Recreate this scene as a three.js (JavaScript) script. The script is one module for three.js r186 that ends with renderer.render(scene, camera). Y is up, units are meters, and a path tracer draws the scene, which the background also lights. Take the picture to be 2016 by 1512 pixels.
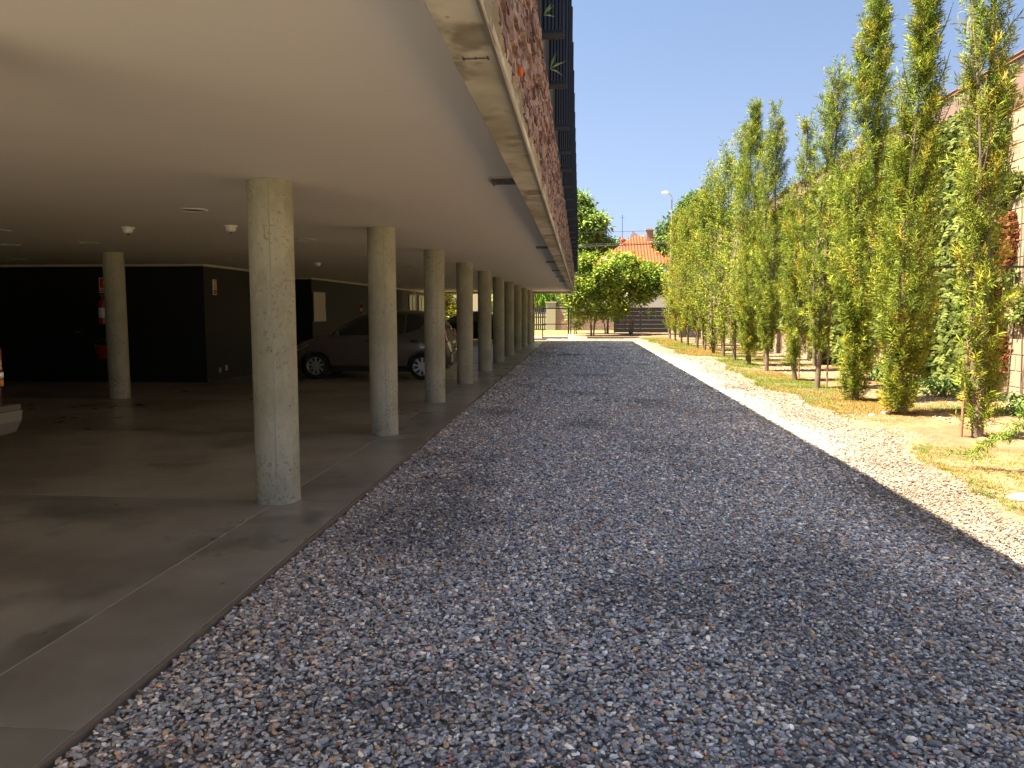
import * as THREE from 'three';
import { mergeGeometries, toCreasedNormals, mergeVertices } from 'three/addons/utils/BufferGeometryUtils.js';
import { RoundedBoxGeometry } from 'three/addons/geometries/RoundedBoxGeometry.js';
import { Brush, Evaluator, SUBTRACTION } from 'three-bvh-csg';

// ------------------------------------------------------------------ camera, sky, sun, exposure
const scene = new THREE.Scene();
const camera = new THREE.PerspectiveCamera(53.496, 4 / 3, 0.05, 900);
camera.position.set(0, 1.45, 0);
camera.rotation.order = 'YXZ';
camera.rotation.set(THREE.MathUtils.degToRad(-5.446), THREE.MathUtils.degToRad(5.082), 0);

const EXPOSURE = 7.0;
const sunDir = new THREE.Vector3(-2.72, 5.55, 0.65).normalize();
{ // clear sky after the CIE clear-sky luminance distribution; hue from pale at the horizon to blue overhead, whiter near the sun
  const W = 1024, H = 512, d = new Float32Array(W * H * 4), SKY = 1.34 / EXPOSURE;
  const f = (g) => 1 + 16 * (Math.exp(-3 * g) - Math.exp(-1.5 * Math.PI)) + .3 * Math.cos(g) ** 2, phi = (s) => 1 - Math.exp(-.32 / Math.max(.02, s)), ref = phi(Math.sin(12 * Math.PI / 180)) * f(1.5);
  for (let j = 0; j < H; j++) {
    const el = ((j + .5) / H - .5) * Math.PI, s = Math.sin(el), k = Math.min(1, Math.max(0, el / .62));
    const hue = [.83 - .30 * Math.sqrt(k), .965 - .115 * Math.sqrt(k), 1.2 + .30 * Math.sqrt(k)];
    for (let i = 0; i < W; i++) {
      const az = ((i + .5) / W - .5) * 2 * Math.PI, c = Math.cos(az) * Math.cos(el) * sunDir.x + s * sunDir.y + Math.sin(az) * Math.cos(el) * sunDir.z, g = Math.acos(Math.min(1, Math.max(-1, c)));
      const L = el > 0 ? .54 * phi(s) * f(g) / ref : .30, w = el > 0 ? Math.min(.85, Math.max(0, (f(g) - 1.1) / 7)) : 0;
      for (let q = 0; q < 3; q++) d[(j * W + i) * 4 + q] = SKY * L * (el > 0 ? hue[q] + ([1.06, 1, .9][q] - hue[q]) * w : [1.05, 1, .9][q]);
      d[(j * W + i) * 4 + 3] = 1;
    }
  }
  const t = new THREE.DataTexture(d, W, H, THREE.RGBAFormat, THREE.FloatType);
  t.mapping = THREE.EquirectangularReflectionMapping; t.magFilter = THREE.LinearFilter; t.minFilter = THREE.LinearFilter; t.needsUpdate = true;
  scene.background = t; scene.environment = t;
}
const sun = new THREE.DirectionalLight(new THREE.Color(1, .88, .67), 4.2);
sun.position.copy(sunDir).multiplyScalar(60).add(new THREE.Vector3(0, 0, -22));
sun.target.position.set(0, 0, -22);
sun.castShadow = true; sun.shadow.mapSize.set(4096, 4096);
Object.assign(sun.shadow.camera, { left: -60, right: 60, top: 60, bottom: -60, near: 1, far: 160 });
scene.add(sun, sun.target);
const renderer = new THREE.WebGLRenderer({ antialias: true });
renderer.setSize(1024, 768);
renderer.shadowMap.enabled = true;
renderer.toneMapping = THREE.LinearToneMapping;
renderer.toneMappingExposure = EXPOSURE;

// ------------------------------------------------------------------ helpers
function rng(seed) { let a = seed >>> 0; return () => { a = (a + 0x6d2b79f5) | 0; let t = Math.imul(a ^ (a >>> 15), 1 | a); t = (t + Math.imul(t ^ (t >>> 7), 61 | t)) ^ t; return ((t ^ (t >>> 14)) >>> 0) / 4294967296; }; }
const lerp = (a, b, t) => a + (b - a) * t, clamp = (x, a = 0, b = 1) => Math.min(b, Math.max(a, x));
const smooth = (a, b, x) => { const t = clamp((x - a) / (b - a)); return t * t * (3 - 2 * t); };
const hash = (x, y, s) => { let h = Math.imul(x | 0, 374761393) ^ Math.imul(y | 0, 668265263) ^ Math.imul(s | 0, 2147483647 - 9973); h = Math.imul(h ^ (h >>> 13), 1274126177); return ((h ^ (h >>> 16)) >>> 0) / 4294967296; };
// value noise that repeats every p cells
function vnoise(x, y, p, s, py = p) {
  const xi = Math.floor(x), yi = Math.floor(y), fx = x - xi, fy = y - yi, u = fx * fx * (3 - 2 * fx), v = fy * fy * (3 - 2 * fy);
  const m = (a, q) => ((a % q) + q) % q, h = (a, b) => hash(m(a, p), m(b, py), s);
  return lerp(lerp(h(xi, yi), h(xi + 1, yi), u), lerp(h(xi, yi + 1), h(xi + 1, yi + 1), u), v);
}
function fbm(u, v, p, s, oct = 4, pv = p) { let a = .5, r = 0, n = 0; for (let i = 0; i < oct; i++) { r += a * vnoise(u * p, v * pv, p, s + i * 17, pv); n += a; a *= .55; p *= 2; pv *= 2; } return r / n; }
const noise2 = (x, z, s) => vnoise(x + 500, z + 500, 4096, s);
const noise2f = (x, z, s) => .6 * noise2(x, z, s) + .27 * noise2(x * 2.3, z * 2.3, s + 7) + .13 * noise2(x * 5.1, z * 5.1, s + 13);
const toS = (c) => (c <= .0031308 ? c * 12.92 : 1.055 * Math.pow(c, 1 / 2.4) - .055);
// texture from a function of (u, v) that returns a linear colour
function colorTex(w, h, fn, rx = 1, ry = 1) {
  const d = new Uint8Array(w * h * 4);
  for (let j = 0; j < h; j++) for (let i = 0; i < w; i++) { const c = fn((i + .5) / w, (j + .5) / h, i, j), o = (j * w + i) * 4; for (let q = 0; q < 3; q++) d[o + q] = clamp(toS(clamp(c[q]))) * 255; d[o + 3] = 255; }
  return finish(new THREE.DataTexture(d, w, h, THREE.RGBAFormat), rx, ry, true);
}
function grayTex(w, h, fn, rx = 1, ry = 1) {
  const d = new Uint8Array(w * h * 4);
  for (let j = 0; j < h; j++) for (let i = 0; i < w; i++) { const c = clamp(fn((i + .5) / w, (j + .5) / h, i, j)) * 255, o = (j * w + i) * 4; d[o] = d[o + 1] = d[o + 2] = c; d[o + 3] = 255; }
  return finish(new THREE.DataTexture(d, w, h, THREE.RGBAFormat), rx, ry, false);
}
function finish(t, rx, ry, srgb) { t.wrapS = t.wrapT = THREE.RepeatWrapping; t.magFilter = THREE.LinearFilter; t.minFilter = THREE.LinearMipmapLinearFilter; t.generateMipmaps = true; t.repeat.set(rx, ry); if (srgb) t.colorSpace = THREE.SRGBColorSpace; t.needsUpdate = true; return t; }
const mix3 = (a, b, t) => [lerp(a[0], b[0], t), lerp(a[1], b[1], t), lerp(a[2], b[2], t)];
const mul3 = (a, k) => [a[0] * k, a[1] * k, a[2] * k];
const lin = (r, g, b) => new THREE.Color().setRGB(r, g, b);
const std = (c, roughness = .8, more = {}) => new THREE.MeshStandardMaterial({ color: c.isColor ? c : lin(...c), roughness, ...more });

// metre uv by the dominant axis of each triangle
function metreUV(g) {
  g = g.index ? g.toNonIndexed() : g;
  const p = g.attributes.position, uv = new Float32Array(p.count * 2), a = new THREE.Vector3(), b = new THREE.Vector3(), c = new THREE.Vector3(), n = new THREE.Vector3();
  for (let i = 0; i < p.count; i += 3) {
    a.fromBufferAttribute(p, i); b.fromBufferAttribute(p, i + 1); c.fromBufferAttribute(p, i + 2);
    n.copy(b).sub(a).cross(c.clone().sub(a));
    const ax = Math.abs(n.x), ay = Math.abs(n.y), az = Math.abs(n.z);
    [a, b, c].forEach((v, k) => { const o = (i + k) * 2; if (ay >= ax && ay >= az) { uv[o] = v.x; uv[o + 1] = v.z; } else if (ax >= az) { uv[o] = v.z; uv[o + 1] = v.y; } else { uv[o] = v.x; uv[o + 1] = v.y; } });
  }
  g.setAttribute('uv', new THREE.BufferAttribute(uv, 2));
  return g;
}
function mg(list) {
  const l = list.map((g) => { const q = g.index ? g.toNonIndexed() : g; if (!q.attributes.uv) q.setAttribute('uv', new THREE.BufferAttribute(new Float32Array(q.attributes.position.count * 2), 2)); for (const k of Object.keys(q.attributes)) if (!['position', 'normal', 'uv'].includes(k)) q.deleteAttribute(k); return q; });
  return l.length === 1 ? l[0] : mergeGeometries(l);
}
const box = (x0, x1, y0, y1, z0, z1) => { const g = new THREE.BoxGeometry(Math.abs(x1 - x0), Math.abs(y1 - y0), Math.abs(z1 - z0)); g.translate((x0 + x1) / 2, (y0 + y1) / 2, (z0 + z1) / 2); return metreUV(g); };
const rbox = (x0, x1, y0, y1, z0, z1, r = .01) => { const g = new RoundedBoxGeometry(Math.abs(x1 - x0), Math.abs(y1 - y0), Math.abs(z1 - z0), 2, r); g.translate((x0 + x1) / 2, (y0 + y1) / 2, (z0 + z1) / 2); return metreUV(g); };
const V = (x, y, z) => new THREE.Vector3(x, y, z);
function taper(pts, r0, r1, seg = 8, rad = 6) {
  const curve = new THREE.CatmullRomCurve3(pts), g = new THREE.TubeGeometry(curve, seg, 1, rad, false), p = g.attributes.position, q = new THREE.Vector3(), n = g.attributes.normal;
  for (let i = 0; i <= seg; i++) { const t = i / seg, c = curve.getPointAt(t), r = lerp(r0, r1, t); for (let k = 0; k <= rad; k++) { const o = i * (rad + 1) + k; q.fromBufferAttribute(n, o); p.setXYZ(o, c.x + q.x * r, c.y + q.y * r, c.z + q.z * r); } }
  return g;
}
const names = new Map();
function numbered(n) { const k = names.get(n) ?? 0; names.set(n, k + 1); return k ? n + '_' + String(k).padStart(3, '0') : n; }
function tag(o, label, category, group, kind) { if (label) o.userData.label = label; if (category) o.userData.category = category; if (group) o.userData.group = group; if (kind) o.userData.kind = kind; return o; }
function mesh(name, g, m, parent) { const o = new THREE.Mesh(g, m); o.name = parent ? name : numbered(name); o.castShadow = o.receiveShadow = true; (parent ?? scene).add(o); return o; }
function thing(name, label, category, [x, y, z] = [0, 0, 0], group) { const o = new THREE.Group(); o.name = numbered(name); o.position.set(x, y, z); scene.add(o); return tag(o, label, category, group); }
function instanced(name, g, m, items, parent) {   // items: [matrix, color]
  const o = new THREE.InstancedMesh(g, m, items.length); o.name = parent ? name : numbered(name);
  items.forEach(([mt, c], i) => { o.setMatrixAt(i, mt); if (c) o.setColorAt(i, c); });
  o.castShadow = o.receiveShadow = true; o.userData.kind = 'stuff'; (parent ?? scene).add(o); return o;
}
const structure = (o, label) => { o.userData.kind = 'structure'; if (label) o.userData.label = label; return o; };

// ------------------------------------------------------------------ materials
const CEIL = 2.41;
const M = {};
M.ceiling = std([.91, .83, .71], .92, { map: colorTex(512, 512, (u, v) => mul3([.99, .985, .975], .93 + .07 * fbm(u, v, 3, 11, 4) + .03 * (fbm(u, v, 2, 12, 3, 24) - .5)), 1 / 7, 1 / 7) });
function concreteTex(w, h, seed, o) {
  const R = rng(seed), pits = [];
  for (let i = 0; i < (o.pits ?? 60); i++) pits.push([R() * w, R() * h, (R() < .8 ? .8 + R() * 1.6 : 1.6 + R() * 2.2) * (o.pitScale ?? 1), .35 + R() * .4]);
  const dark = new Float32Array(w * h);
  for (const [x, y, r, k] of pits) for (let j = Math.floor(y - r - 1); j <= y + r + 1; j++) for (let i = Math.floor(x - r - 1); i <= x + r + 1; i++) { const ii = (i + w) % w, jj = (j + h) % h, dd = Math.hypot(i - x, (j - y) * .7); if (dd < r) dark[jj * w + ii] = Math.max(dark[jj * w + ii], k); }
  return colorTex(w, h, (u, v, i, j) => {
    const big = fbm(u, v, o.p ?? 3, seed, 5, o.pv ?? o.p ?? 3), fine = fbm(u, v, 40, seed + 3, 3, o.fv ?? 40), st = fbm(u, v, o.sp ?? 16, seed + 5, 3, o.spv ?? 2);
    let c = mix3(o.a, o.b, smooth(.25, .75, big));
    c = mul3(c, .86 + .2 * fine + .14 * (st - .5));
    if (o.stain) { const s = o.stain(u, v, fine, big); if (s > 0) c = mix3(c, o.stainColor, clamp(s)); }
    return mul3(c, 1 - dark[j * w + i]);
  }, o.rx ?? 1, o.ry ?? 1);
}
// columns: one turn of the shaft (1.04 m) by its height; mould specks with an outline of their own gather at the foot, as in the photograph
M.column = [1, 2, 3].map((s) => std([1, 1, 1], .82, { map: concreteTex(512, 1024, 40 + s, {
  a: [.36, .34, .25], b: [.47, .45, .345], p: 3, pv: 6, sp: 24, spv: 2, pits: 120, pitScale: .85,
  stain: (u, v, fine) => { const n = fbm(u, v, 64, 60 + s, 2, 128), b = fbm(u, v, 4, 70 + s, 3, 8); return smooth(.62, .84, n + .45 * (b - .5) + (v < .16 ? .06 : -.05)) * (.25 + .4 * fine); }, stainColor: [.12, .12, .08] }),
  bumpMap: grayTex(256, 512, (u, v) => .5 + .35 * (fbm(u, v, 30, 90 + s, 3, 60) - .5) + .3 * (fbm(u, v, 3, 95 + s, 2, 6) - .5)), bumpScale: .004 }));
M.seam = std([.33, .31, .235], .9);
M.beam = std([1, 1, 1], .85, { map: concreteTex(1024, 1024, 81, { a: [.42, .355, .23], b: [.74, .67, .50], p: 7, pv: 5, sp: 2, spv: 30, pits: 90, pitScale: 1.4, rx: 1 / 3, ry: 1 / 3,
  stain: (u, v, fine) => { const n = fbm(u, v, 11, 301, 5, 9); return smooth(.52, .66, n) * (.4 + .5 * fine); }, stainColor: [.17, .125, .065] }) });
M.floor = [0, 1, 2].map((s) => std([1, .99, .96].map((c) => c * [1, .93, 1.06][s]), .5, { map: concreteTex(1024, 1024, 120 + s, { a: [.24, .225, .195], b: [.40, .38, .34], p: 4, pv: 6, sp: 5, spv: 22, pits: 40, pitScale: 1, rx: 1 / 5.3, ry: 1 / 6.1,
  stain: (u, v, fine) => { const n = fbm(u, v, 7, 207 + s, 5, 9); return smooth(.60, .74, n) * (.15 + .6 * fine); }, stainColor: [.10, .095, .085] }),
  roughnessMap: grayTex(512, 512, (u, v) => .62 + .5 * (fbm(u, v, 5, 140 + s, 5) - .5) + .15 * fbm(u, v, 60, 141, 2), 1 / 5.3, 1 / 6.1) }));
M.joint = std([.56, .54, .49], .9);
M.jointDark = std([.05, .048, .042], .9);
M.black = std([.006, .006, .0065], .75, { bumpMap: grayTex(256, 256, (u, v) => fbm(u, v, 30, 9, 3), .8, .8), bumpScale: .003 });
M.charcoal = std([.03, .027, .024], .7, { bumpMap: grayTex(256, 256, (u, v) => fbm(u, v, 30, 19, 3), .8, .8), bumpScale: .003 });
M.trim = std([.62, .58, .50], .7);
M.darkMetal = std([.018, .019, .024], .42, { metalness: .35 });
M.steel = std([.35, .34, .32], .4, { metalness: .8 });
M.railMetal = std([.055, .05, .05], .45, { metalness: .5 });
M.white = std([.78, .76, .71], .5);
M.plasticDark = std([.02, .02, .02], .5);
M.brick = [[.25, .145, .11], [.29, .18, .138], [.21, .118, .092], [.31, .215, .17], [.27, .19, .155], [.175, .10, .08]].map((c, i) => std([1, 1, 1], .92, { map: colorTex(128, 128, (u, v) => mul3(mix3(c, mul3(c, 1.6), smooth(.45, .8, fbm(u, v, 4, 400 + i, 4))), .7 + .55 * fbm(u, v, 16, 420 + i, 3)), 5, 5), bumpMap: grayTex(128, 128, (u, v) => fbm(u, v, 8, 440 + i, 4), 5, 5), bumpScale: .012 }));
M.mortar = std([.34, .29, .21], .95, { bumpMap: grayTex(128, 128, (u, v) => fbm(u, v, 14, 460, 3), 3, 3), bumpScale: .006 });
M.block = [0, 1, 2, 3].map((i) => std(mul3([.34, .255, .185], [1, .9, 1.08, .95][i]), .93, { map: colorTex(128, 128, (u, v) => mul3([1, .98, .95], .74 + .3 * fbm(u, v, 3, 500 + i, 3) + .12 * fbm(u, v, 40, 510 + i, 2)), 2.2, 2.2) }));
M.lip = std([1, 1, 1], .95, { map: concreteTex(512, 512, 95, { a: [.24, .19, .11], b: [.46, .385, .26], p: 8, pits: 40, rx: 1 / 1.5, ry: 1 / 1.5 }) });
M.blockMortar = std([.42, .34, .26], .95);
M.bark = std([1, 1, 1], .9, { map: colorTex(128, 256, (u, v) => mul3(mix3([.085, .062, .042], [.18, .14, .098], fbm(u, v, 9, 530, 4, 5)), .75 + .5 * fbm(u, v, 30, 531, 2, 8)), 3, .8) });
M.barkPale = std([.20, .145, .09], .85);
const leafMat = (c, t = .35) => new THREE.MeshPhysicalMaterial({ color: lin(...c), roughness: .75, transmission: t, thickness: 0, ior: 1.2, side: THREE.DoubleSide, specularIntensity: .35 });
M.needle = leafMat([1, 1, 1]);
M.leaf = leafMat([1, 1, 1], .32);
M.grass = leafMat([1, 1, 1], .3);
M.pebble = std([1, 1, 1], .68);
M.gravelBed = std([1, 1, 1], .95, { map: colorTex(1024, 1024, (u, v, i, j) => { const c = hash(i >> 1, j >> 1, 5), q = hash(i >> 2, j >> 2, 6); return mul3(mix3([.20, .20, .21], [.42, .40, .37], c), .55 + .8 * q * fbm(u, v, 6, 550, 3)); }, 1 / 2.4, 1 / 2.4) });
M.soil = std([1, 1, 1], .97, { map: colorTex(1024, 1024, (u, v, i, j) => { const n = fbm(u, v, 5, 560, 5), f = fbm(u, v, 70, 561, 3), g = fbm(u, v, 9, 562, 4); let c = mix3([.155, .089, .041], [.235, .155, .081], smooth(.3, .7, n)); c = mix3(c, [.16, .078, .034], smooth(.57, .70, g) * .7); return mul3(c, .72 + .5 * f); }, 1 / 4.7, 1 / 4.7), bumpMap: grayTex(512, 512, (u, v) => fbm(u, v, 30, 563, 4), 1 / 2.1, 1 / 2.1), bumpScale: .03 });
M.dryGrass = std([1, 1, 1], .97, { map: colorTex(512, 512, (u, v) => mul3(mix3([.20, .155, .05], [.13, .135, .035], smooth(.35, .65, fbm(u, v, 5, 570, 5))), .7 + .5 * fbm(u, v, 60, 571, 3)), 1 / 6, 1 / 6) });

// ------------------------------------------------------------------ ground
structure(mesh('ground', metreUV(new THREE.PlaneGeometry(700, 700).rotateX(-Math.PI / 2).translate(0, -.12, -100)), M.dryGrass));
const soilEdge = (z) => 3.32 + .55 * (noise2(z * .32, 3, 31) - .5) + .22 * (noise2(z * 1.3, 9, 32) - .5) + .35 * smooth(-9, -17, z) - .35 * smooth(-24, -33, z);
{
  const bed = new THREE.PlaneGeometry(8.2, 60).rotateX(-Math.PI / 2); bed.translate(2.35, -.042, -12.2);
  structure(mesh('gravel_bed', metreUV(bed), M.gravelBed));
  // soil strip: gently uneven, rising out from under the gravel
  const g = new THREE.PlaneGeometry(4.6, 64, 46, 420).rotateX(-Math.PI / 2).translate(4.75, 0, -22), p = g.attributes.position;
  for (let i = 0; i < p.count; i++) {
    const x = p.getX(i), z = p.getZ(i), e = soilEdge(z);
    p.setY(i, lerp(-.065, .012, smooth(e - .45, e + .35, x)) + .035 * (noise2f(x * 1.1, z * 1.1, 41) - .5) + .018 * (noise2f(x * 5, z * 5, 42) - .5));
  }
  const q = metreUV(g); q.computeVertexNormals();
  structure(mesh('soil_strip', toCreasedNormals(q, 1.2), M.soil));
}
structure(mesh('forecourt', box(-20, -1.74, -.12, -.01, 1.92, 24), std([.42, .39, .34], .9)));
// ------------------------------------------------------------------ garage floor: panels between joints
{
  const floor = structure(new THREE.Group()); floor.name = 'garage_floor'; scene.add(floor);
  mesh('floor_base', box(-14.2, -1.735, -.12, -.008, -37.55, 1.9), M.jointDark, floor);
  const zs = [1.85]; for (let z = .82; z > -36.5; z -= 3.2) zs.push(z); zs.push(-37.5);
  const xs = [-1.73, -2.3, -7.7, -14.1];
  let n = 0;
  for (let i = 0; i < zs.length - 1; i++) for (let j = 0; j < 3; j++) { const g = box(xs[j + 1] + .004, xs[j] - (j ? .004 : 0), -.006, 0, zs[i + 1] + .003, zs[i] - .003); mesh('floor_panel', g, M.floor[(n * 7 + j + i) % 3], floor); n++; }
  mesh('joint_filler', box(-2.304, -2.296, -.006, -.0015, -37.4, 1.8), M.joint, floor);
  // upstand of the slab edge beside the gravel
  mesh('slab_edge', box(-1.7295, -1.712, -.12, -.004, -37.5, 1.8), std([.22, .17, .12], .9), floor);
}
// ------------------------------------------------------------------ building over the garage
const building = thing('apartment_building', 'low apartment building on round columns with concrete edge beam, rough brick band and dark shutters', 'building');
{
  const zN = 1.9, zF = -37.2, XB = -.262;
  mesh('ceiling', box(-14.2, XB - .17, CEIL, CEIL + .2, zF, zN), M.ceiling, building);
  // edge beam in cast lengths, with open joints between them
  const cuts = [1.9, .2, -2.55, -3.75, -7.2, -9.9, -13.1, -16.3, -19.5, -22.7, -25.9, -29.1, -32.3, -35.4, zF];
  for (let i = 0; i < cuts.length - 1; i++) mesh('edge_beam', rbox(XB - .159, XB, 2.265, 2.30, cuts[i + 1] + .003, cuts[i] - .003, .006), M.beam, building);
  mesh('beam_core', box(XB - .155, XB - .02, 2.275, 2.62, zF + .01, zN - .01), M.mortar, building);
  mesh('drip_strip', box(XB - .016, XB - .006, 2.256, 2.2652, zF, zN), std([.30, .26, .19], .5, { metalness: .5 }), building);
  mesh('end_beam', box(-14.2, XB - .16, 2.30, CEIL - .002, zF - .002, zF + .22), M.beam, building);
  mesh('back_wall', box(-14.4, -14.2, -.1, 5.3, zF, zN), std([.25, .235, .21], .9), building);
  mesh('added_end_wall', box(-14.2, -6.0, -.1, CEIL - .002, zN - .2, zN - .01), std([.42, .40, .36], .9), building);  // unseen wall, added to keep light from behind off the column fronts
  mesh('upper_wall', box(-14.2, XB - .16, CEIL + .2, 5.3, zF, zN), M.charcoal, building);
  mesh('window_band', box(XB - .16, XB - .02, 3.3, 5.3, zF, zN), M.charcoal, building);
  mesh('roof_slab', box(-14.5, -.145, 5.3, 5.55, zF - .05, zN), M.darkMetal, building);
  // brick band
  const lip = new THREE.PlaneGeometry(39.5, .1, 1400, 7).rotateY(Math.PI / 2).translate(0, 2.347, (zN + zF) / 2), lp = lip.attributes.position;
  for (let i = 0; i < lp.count; i++) { const y = lp.getY(i), z = lp.getZ(i); lp.setX(i, XB - .012 + .03 * (noise2f(z * 9, y * 30, 901) - .45) + .012 * (noise2(z * 40, y * 60, 902) - .5)); lp.setY(i, y + .022 * (noise2f(z * 6, 3, 903) - .5) * smooth(2.33, 2.39, y)); }
  lip.computeVertexNormals(); mesh('mortar_lip', metreUV(lip), M.lip, building);
  const band = mesh('brick_band', box(XB - .15, XB - .05, 2.36, 3.29, zF, zN), M.mortar, building);
  const R = rng(71), base = [0, 1, 2, 3, 4, 5].map(() => {
    const g = new THREE.BoxGeometry(.055, .056, .29, 1, 1, 5), p = g.attributes.position, jit = {};
    for (let i = 0; i < p.count; i++) { const k = [p.getX(i), p.getY(i), p.getZ(i)].map((v) => v.toFixed(3)).join(); jit[k] ??= [(R() - .5) * (p.getX(i) > 0 ? .02 : 0), (R() - .5) * .014, (R() - .5) * .02]; p.setXYZ(i, p.getX(i) + jit[k][0], p.getY(i) + jit[k][1], p.getZ(i) + jit[k][2]); }
    const q = metreUV(g); q.computeVertexNormals(); return q;
  });
  const rest = M.brick.map(() => []);
  let single = 0;
  for (let z = zN - .1, first = 0; z > zF + .12; z -= .298, first++) for (let r = 0; r < 14; r++) {
    const zz = z + (r % 2 ? .15 : 0) + (r % 3) * .04 + (R() - .5) * .02, y = 2.394 + r * .066 + (R() - .5) * .006, k = Math.floor(R() * 6), m = Math.floor(R() * 6), out = XB - .048 + R() * R() * .026, s = .88 + R() * .2;
    if (zz > -1.9 + .05 && zz > -1.5) { if (R() < .5) continue; }
    const mt = new THREE.Matrix4().compose(V(out, y, zz), new THREE.Quaternion().setFromEuler(new THREE.Euler((R() - .5) * .03, (R() - .5) * .05, (R() - .5) * .3)), V(1, .95, s));
    if (zz < -1.9 && single < 300) { const b = mesh('brick', base[k], M.brick[m], band); b.applyMatrix4(mt); single++; } else rest[m].push(base[k].clone().applyMatrix4(mt));
  }
  rest.forEach((l, i) => { if (l.length) mesh('brickwork', mg(l), M.brick[i], band).userData.kind = 'stuff'; });
  // folded shutters standing out from the facade, seen end-on down the drive
  const zsh = [-2.9, -4.05, -5.3, -6.45, -7.9, -9.1, -10.2]; for (let z = -11.5; z > -37.3; z -= 1.3) zsh.push(z);
  const frame = mg([box(0, .15, 0, .02, -.02, .02), box(0, .15, 2.0, 2.03, -.02, .02), box(.138, .15, .02, 2.0, -.02, .02), box(0, .012, .02, 2.0, -.02, .02), box(.012, .138, .02, 2.0, -.012, -.006)]);
  const rail = box(-.004, .152, -.028, -.004, -.028, .028), slat = box(-.008, .008, 0, 1.98, -.011, .011);
  for (const z of zsh) {
    const s = mesh('shutter', frame, M.darkMetal, building); s.position.set(XB - .012, 3.30, z);
    mesh('bottom_rail', rail, M.railMetal, s);
    for (let k = 0; k < 5; k++) { const q = mesh('slat', slat, M.darkMetal, s); q.position.set(.026 + k * .0245, .02, .006); q.rotation.y = .25; }
  }
  // ceiling grilles beside the beam
  for (const z of [-5.68, -11.55, -14.9, -18.1, -21.3, -24.5]) {
    const v = mesh('ceiling_grille', mg([box(-.66, -.645, CEIL - .022, CEIL - .001, z - .14, z + .14), box(-.645, -.43, CEIL - .012, CEIL - .001, z - .14, z - .125), box(-.645, -.43, CEIL - .012, CEIL - .001, z + .125, z + .14)]), std([.33, .27, .21], .7), building);
    mesh('grille_opening', box(-.645, -.43, CEIL - .004, CEIL - .001, z - .124, z + .124), M.plasticDark, v);
    for (let x = -.632; x < -.44; x += .018) mesh('blade', box(x, x + .006, CEIL - .016, CEIL - .0045, z - .124, z + .124), std([.33, .27, .21], .7), v);
  }
  mesh('lifting_anchor', mg([box(-.385, -.30, 2.2615, 2.2648, -2.532, -2.526), box(-.385, -.380, 2.2615, 2.2648, -2.545, -2.513), box(-.305, -.30, 2.2615, 2.2648, -2.545, -2.513), box(-.345, -.341, 2.2615, 2.2648, -2.54, -2.518)]), std([.13, .12, .1], .7, { metalness: .5 }), building);
}
// service cores under the building
{
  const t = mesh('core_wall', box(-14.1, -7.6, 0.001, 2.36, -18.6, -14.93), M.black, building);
  mesh('wall_head', box(-14.15, -7.575, 2.362, CEIL - .002, -18.6, -14.9), M.trim, t);
  mesh('door', box(-11.12, -10.16, .002, 2.12, -14.92, -14.905), std([.004, .004, .0045], .6), t);
  mesh('door_frame', mg([box(-11.16, -11.12, .002, 2.16, -14.925, -14.9), box(-10.16, -10.12, .002, 2.16, -14.925, -14.9), box(-11.12, -10.16, 2.12, 2.16, -14.925, -14.9)]), M.black, t);
  mesh('door_handle', mg([box(-10.37, -10.26, 1.02, 1.035, -14.88, -14.865), box(-10.275, -10.26, 1.02, 1.035, -14.905, -14.88)]), M.steel, t);
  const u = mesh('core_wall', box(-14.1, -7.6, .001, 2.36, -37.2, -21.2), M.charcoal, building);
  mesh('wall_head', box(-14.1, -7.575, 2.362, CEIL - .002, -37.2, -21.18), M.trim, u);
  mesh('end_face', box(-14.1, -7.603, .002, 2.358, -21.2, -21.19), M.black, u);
  // side faces of the first core are charcoal, its front is black
  mesh('side_face', box(-7.6, -7.592, .002, 2.358, -18.6, -14.932), M.charcoal, t);
  // glazed doors near the far end
  for (const [z0, z1] of [[-35.0, -33.55], [-36.95, -35.55]]) {
    const d = mesh('glazed_door', mg([box(-7.595, -7.56, .01, 2.21, z0, z0 + .07), box(-7.595, -7.56, .01, 2.21, z1 - .07, z1), box(-7.595, -7.56, 2.14, 2.21, z0 + .07, z1 - .07), box(-7.595, -7.56, .01, .12, z0 + .07, z1 - .07), box(-7.595, -7.56, .12, 2.14, (z0 + z1) / 2 - .025, (z0 + z1) / 2 + .025)]), std([.42, .38, .26], .6), u);
    for (const [a, b] of [[z0 + .072, (z0 + z1) / 2 - .027], [(z0 + z1) / 2 + .027, z1 - .072]]) mesh('pane', box(-7.585, -7.578, .122, 2.138, a, b), std([.45, .43, .26], .25), d);
  }
  mesh('recess', box(-7.598, -7.57, .01, 2.35, -32.2, -31.3), M.black, u);
}
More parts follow.
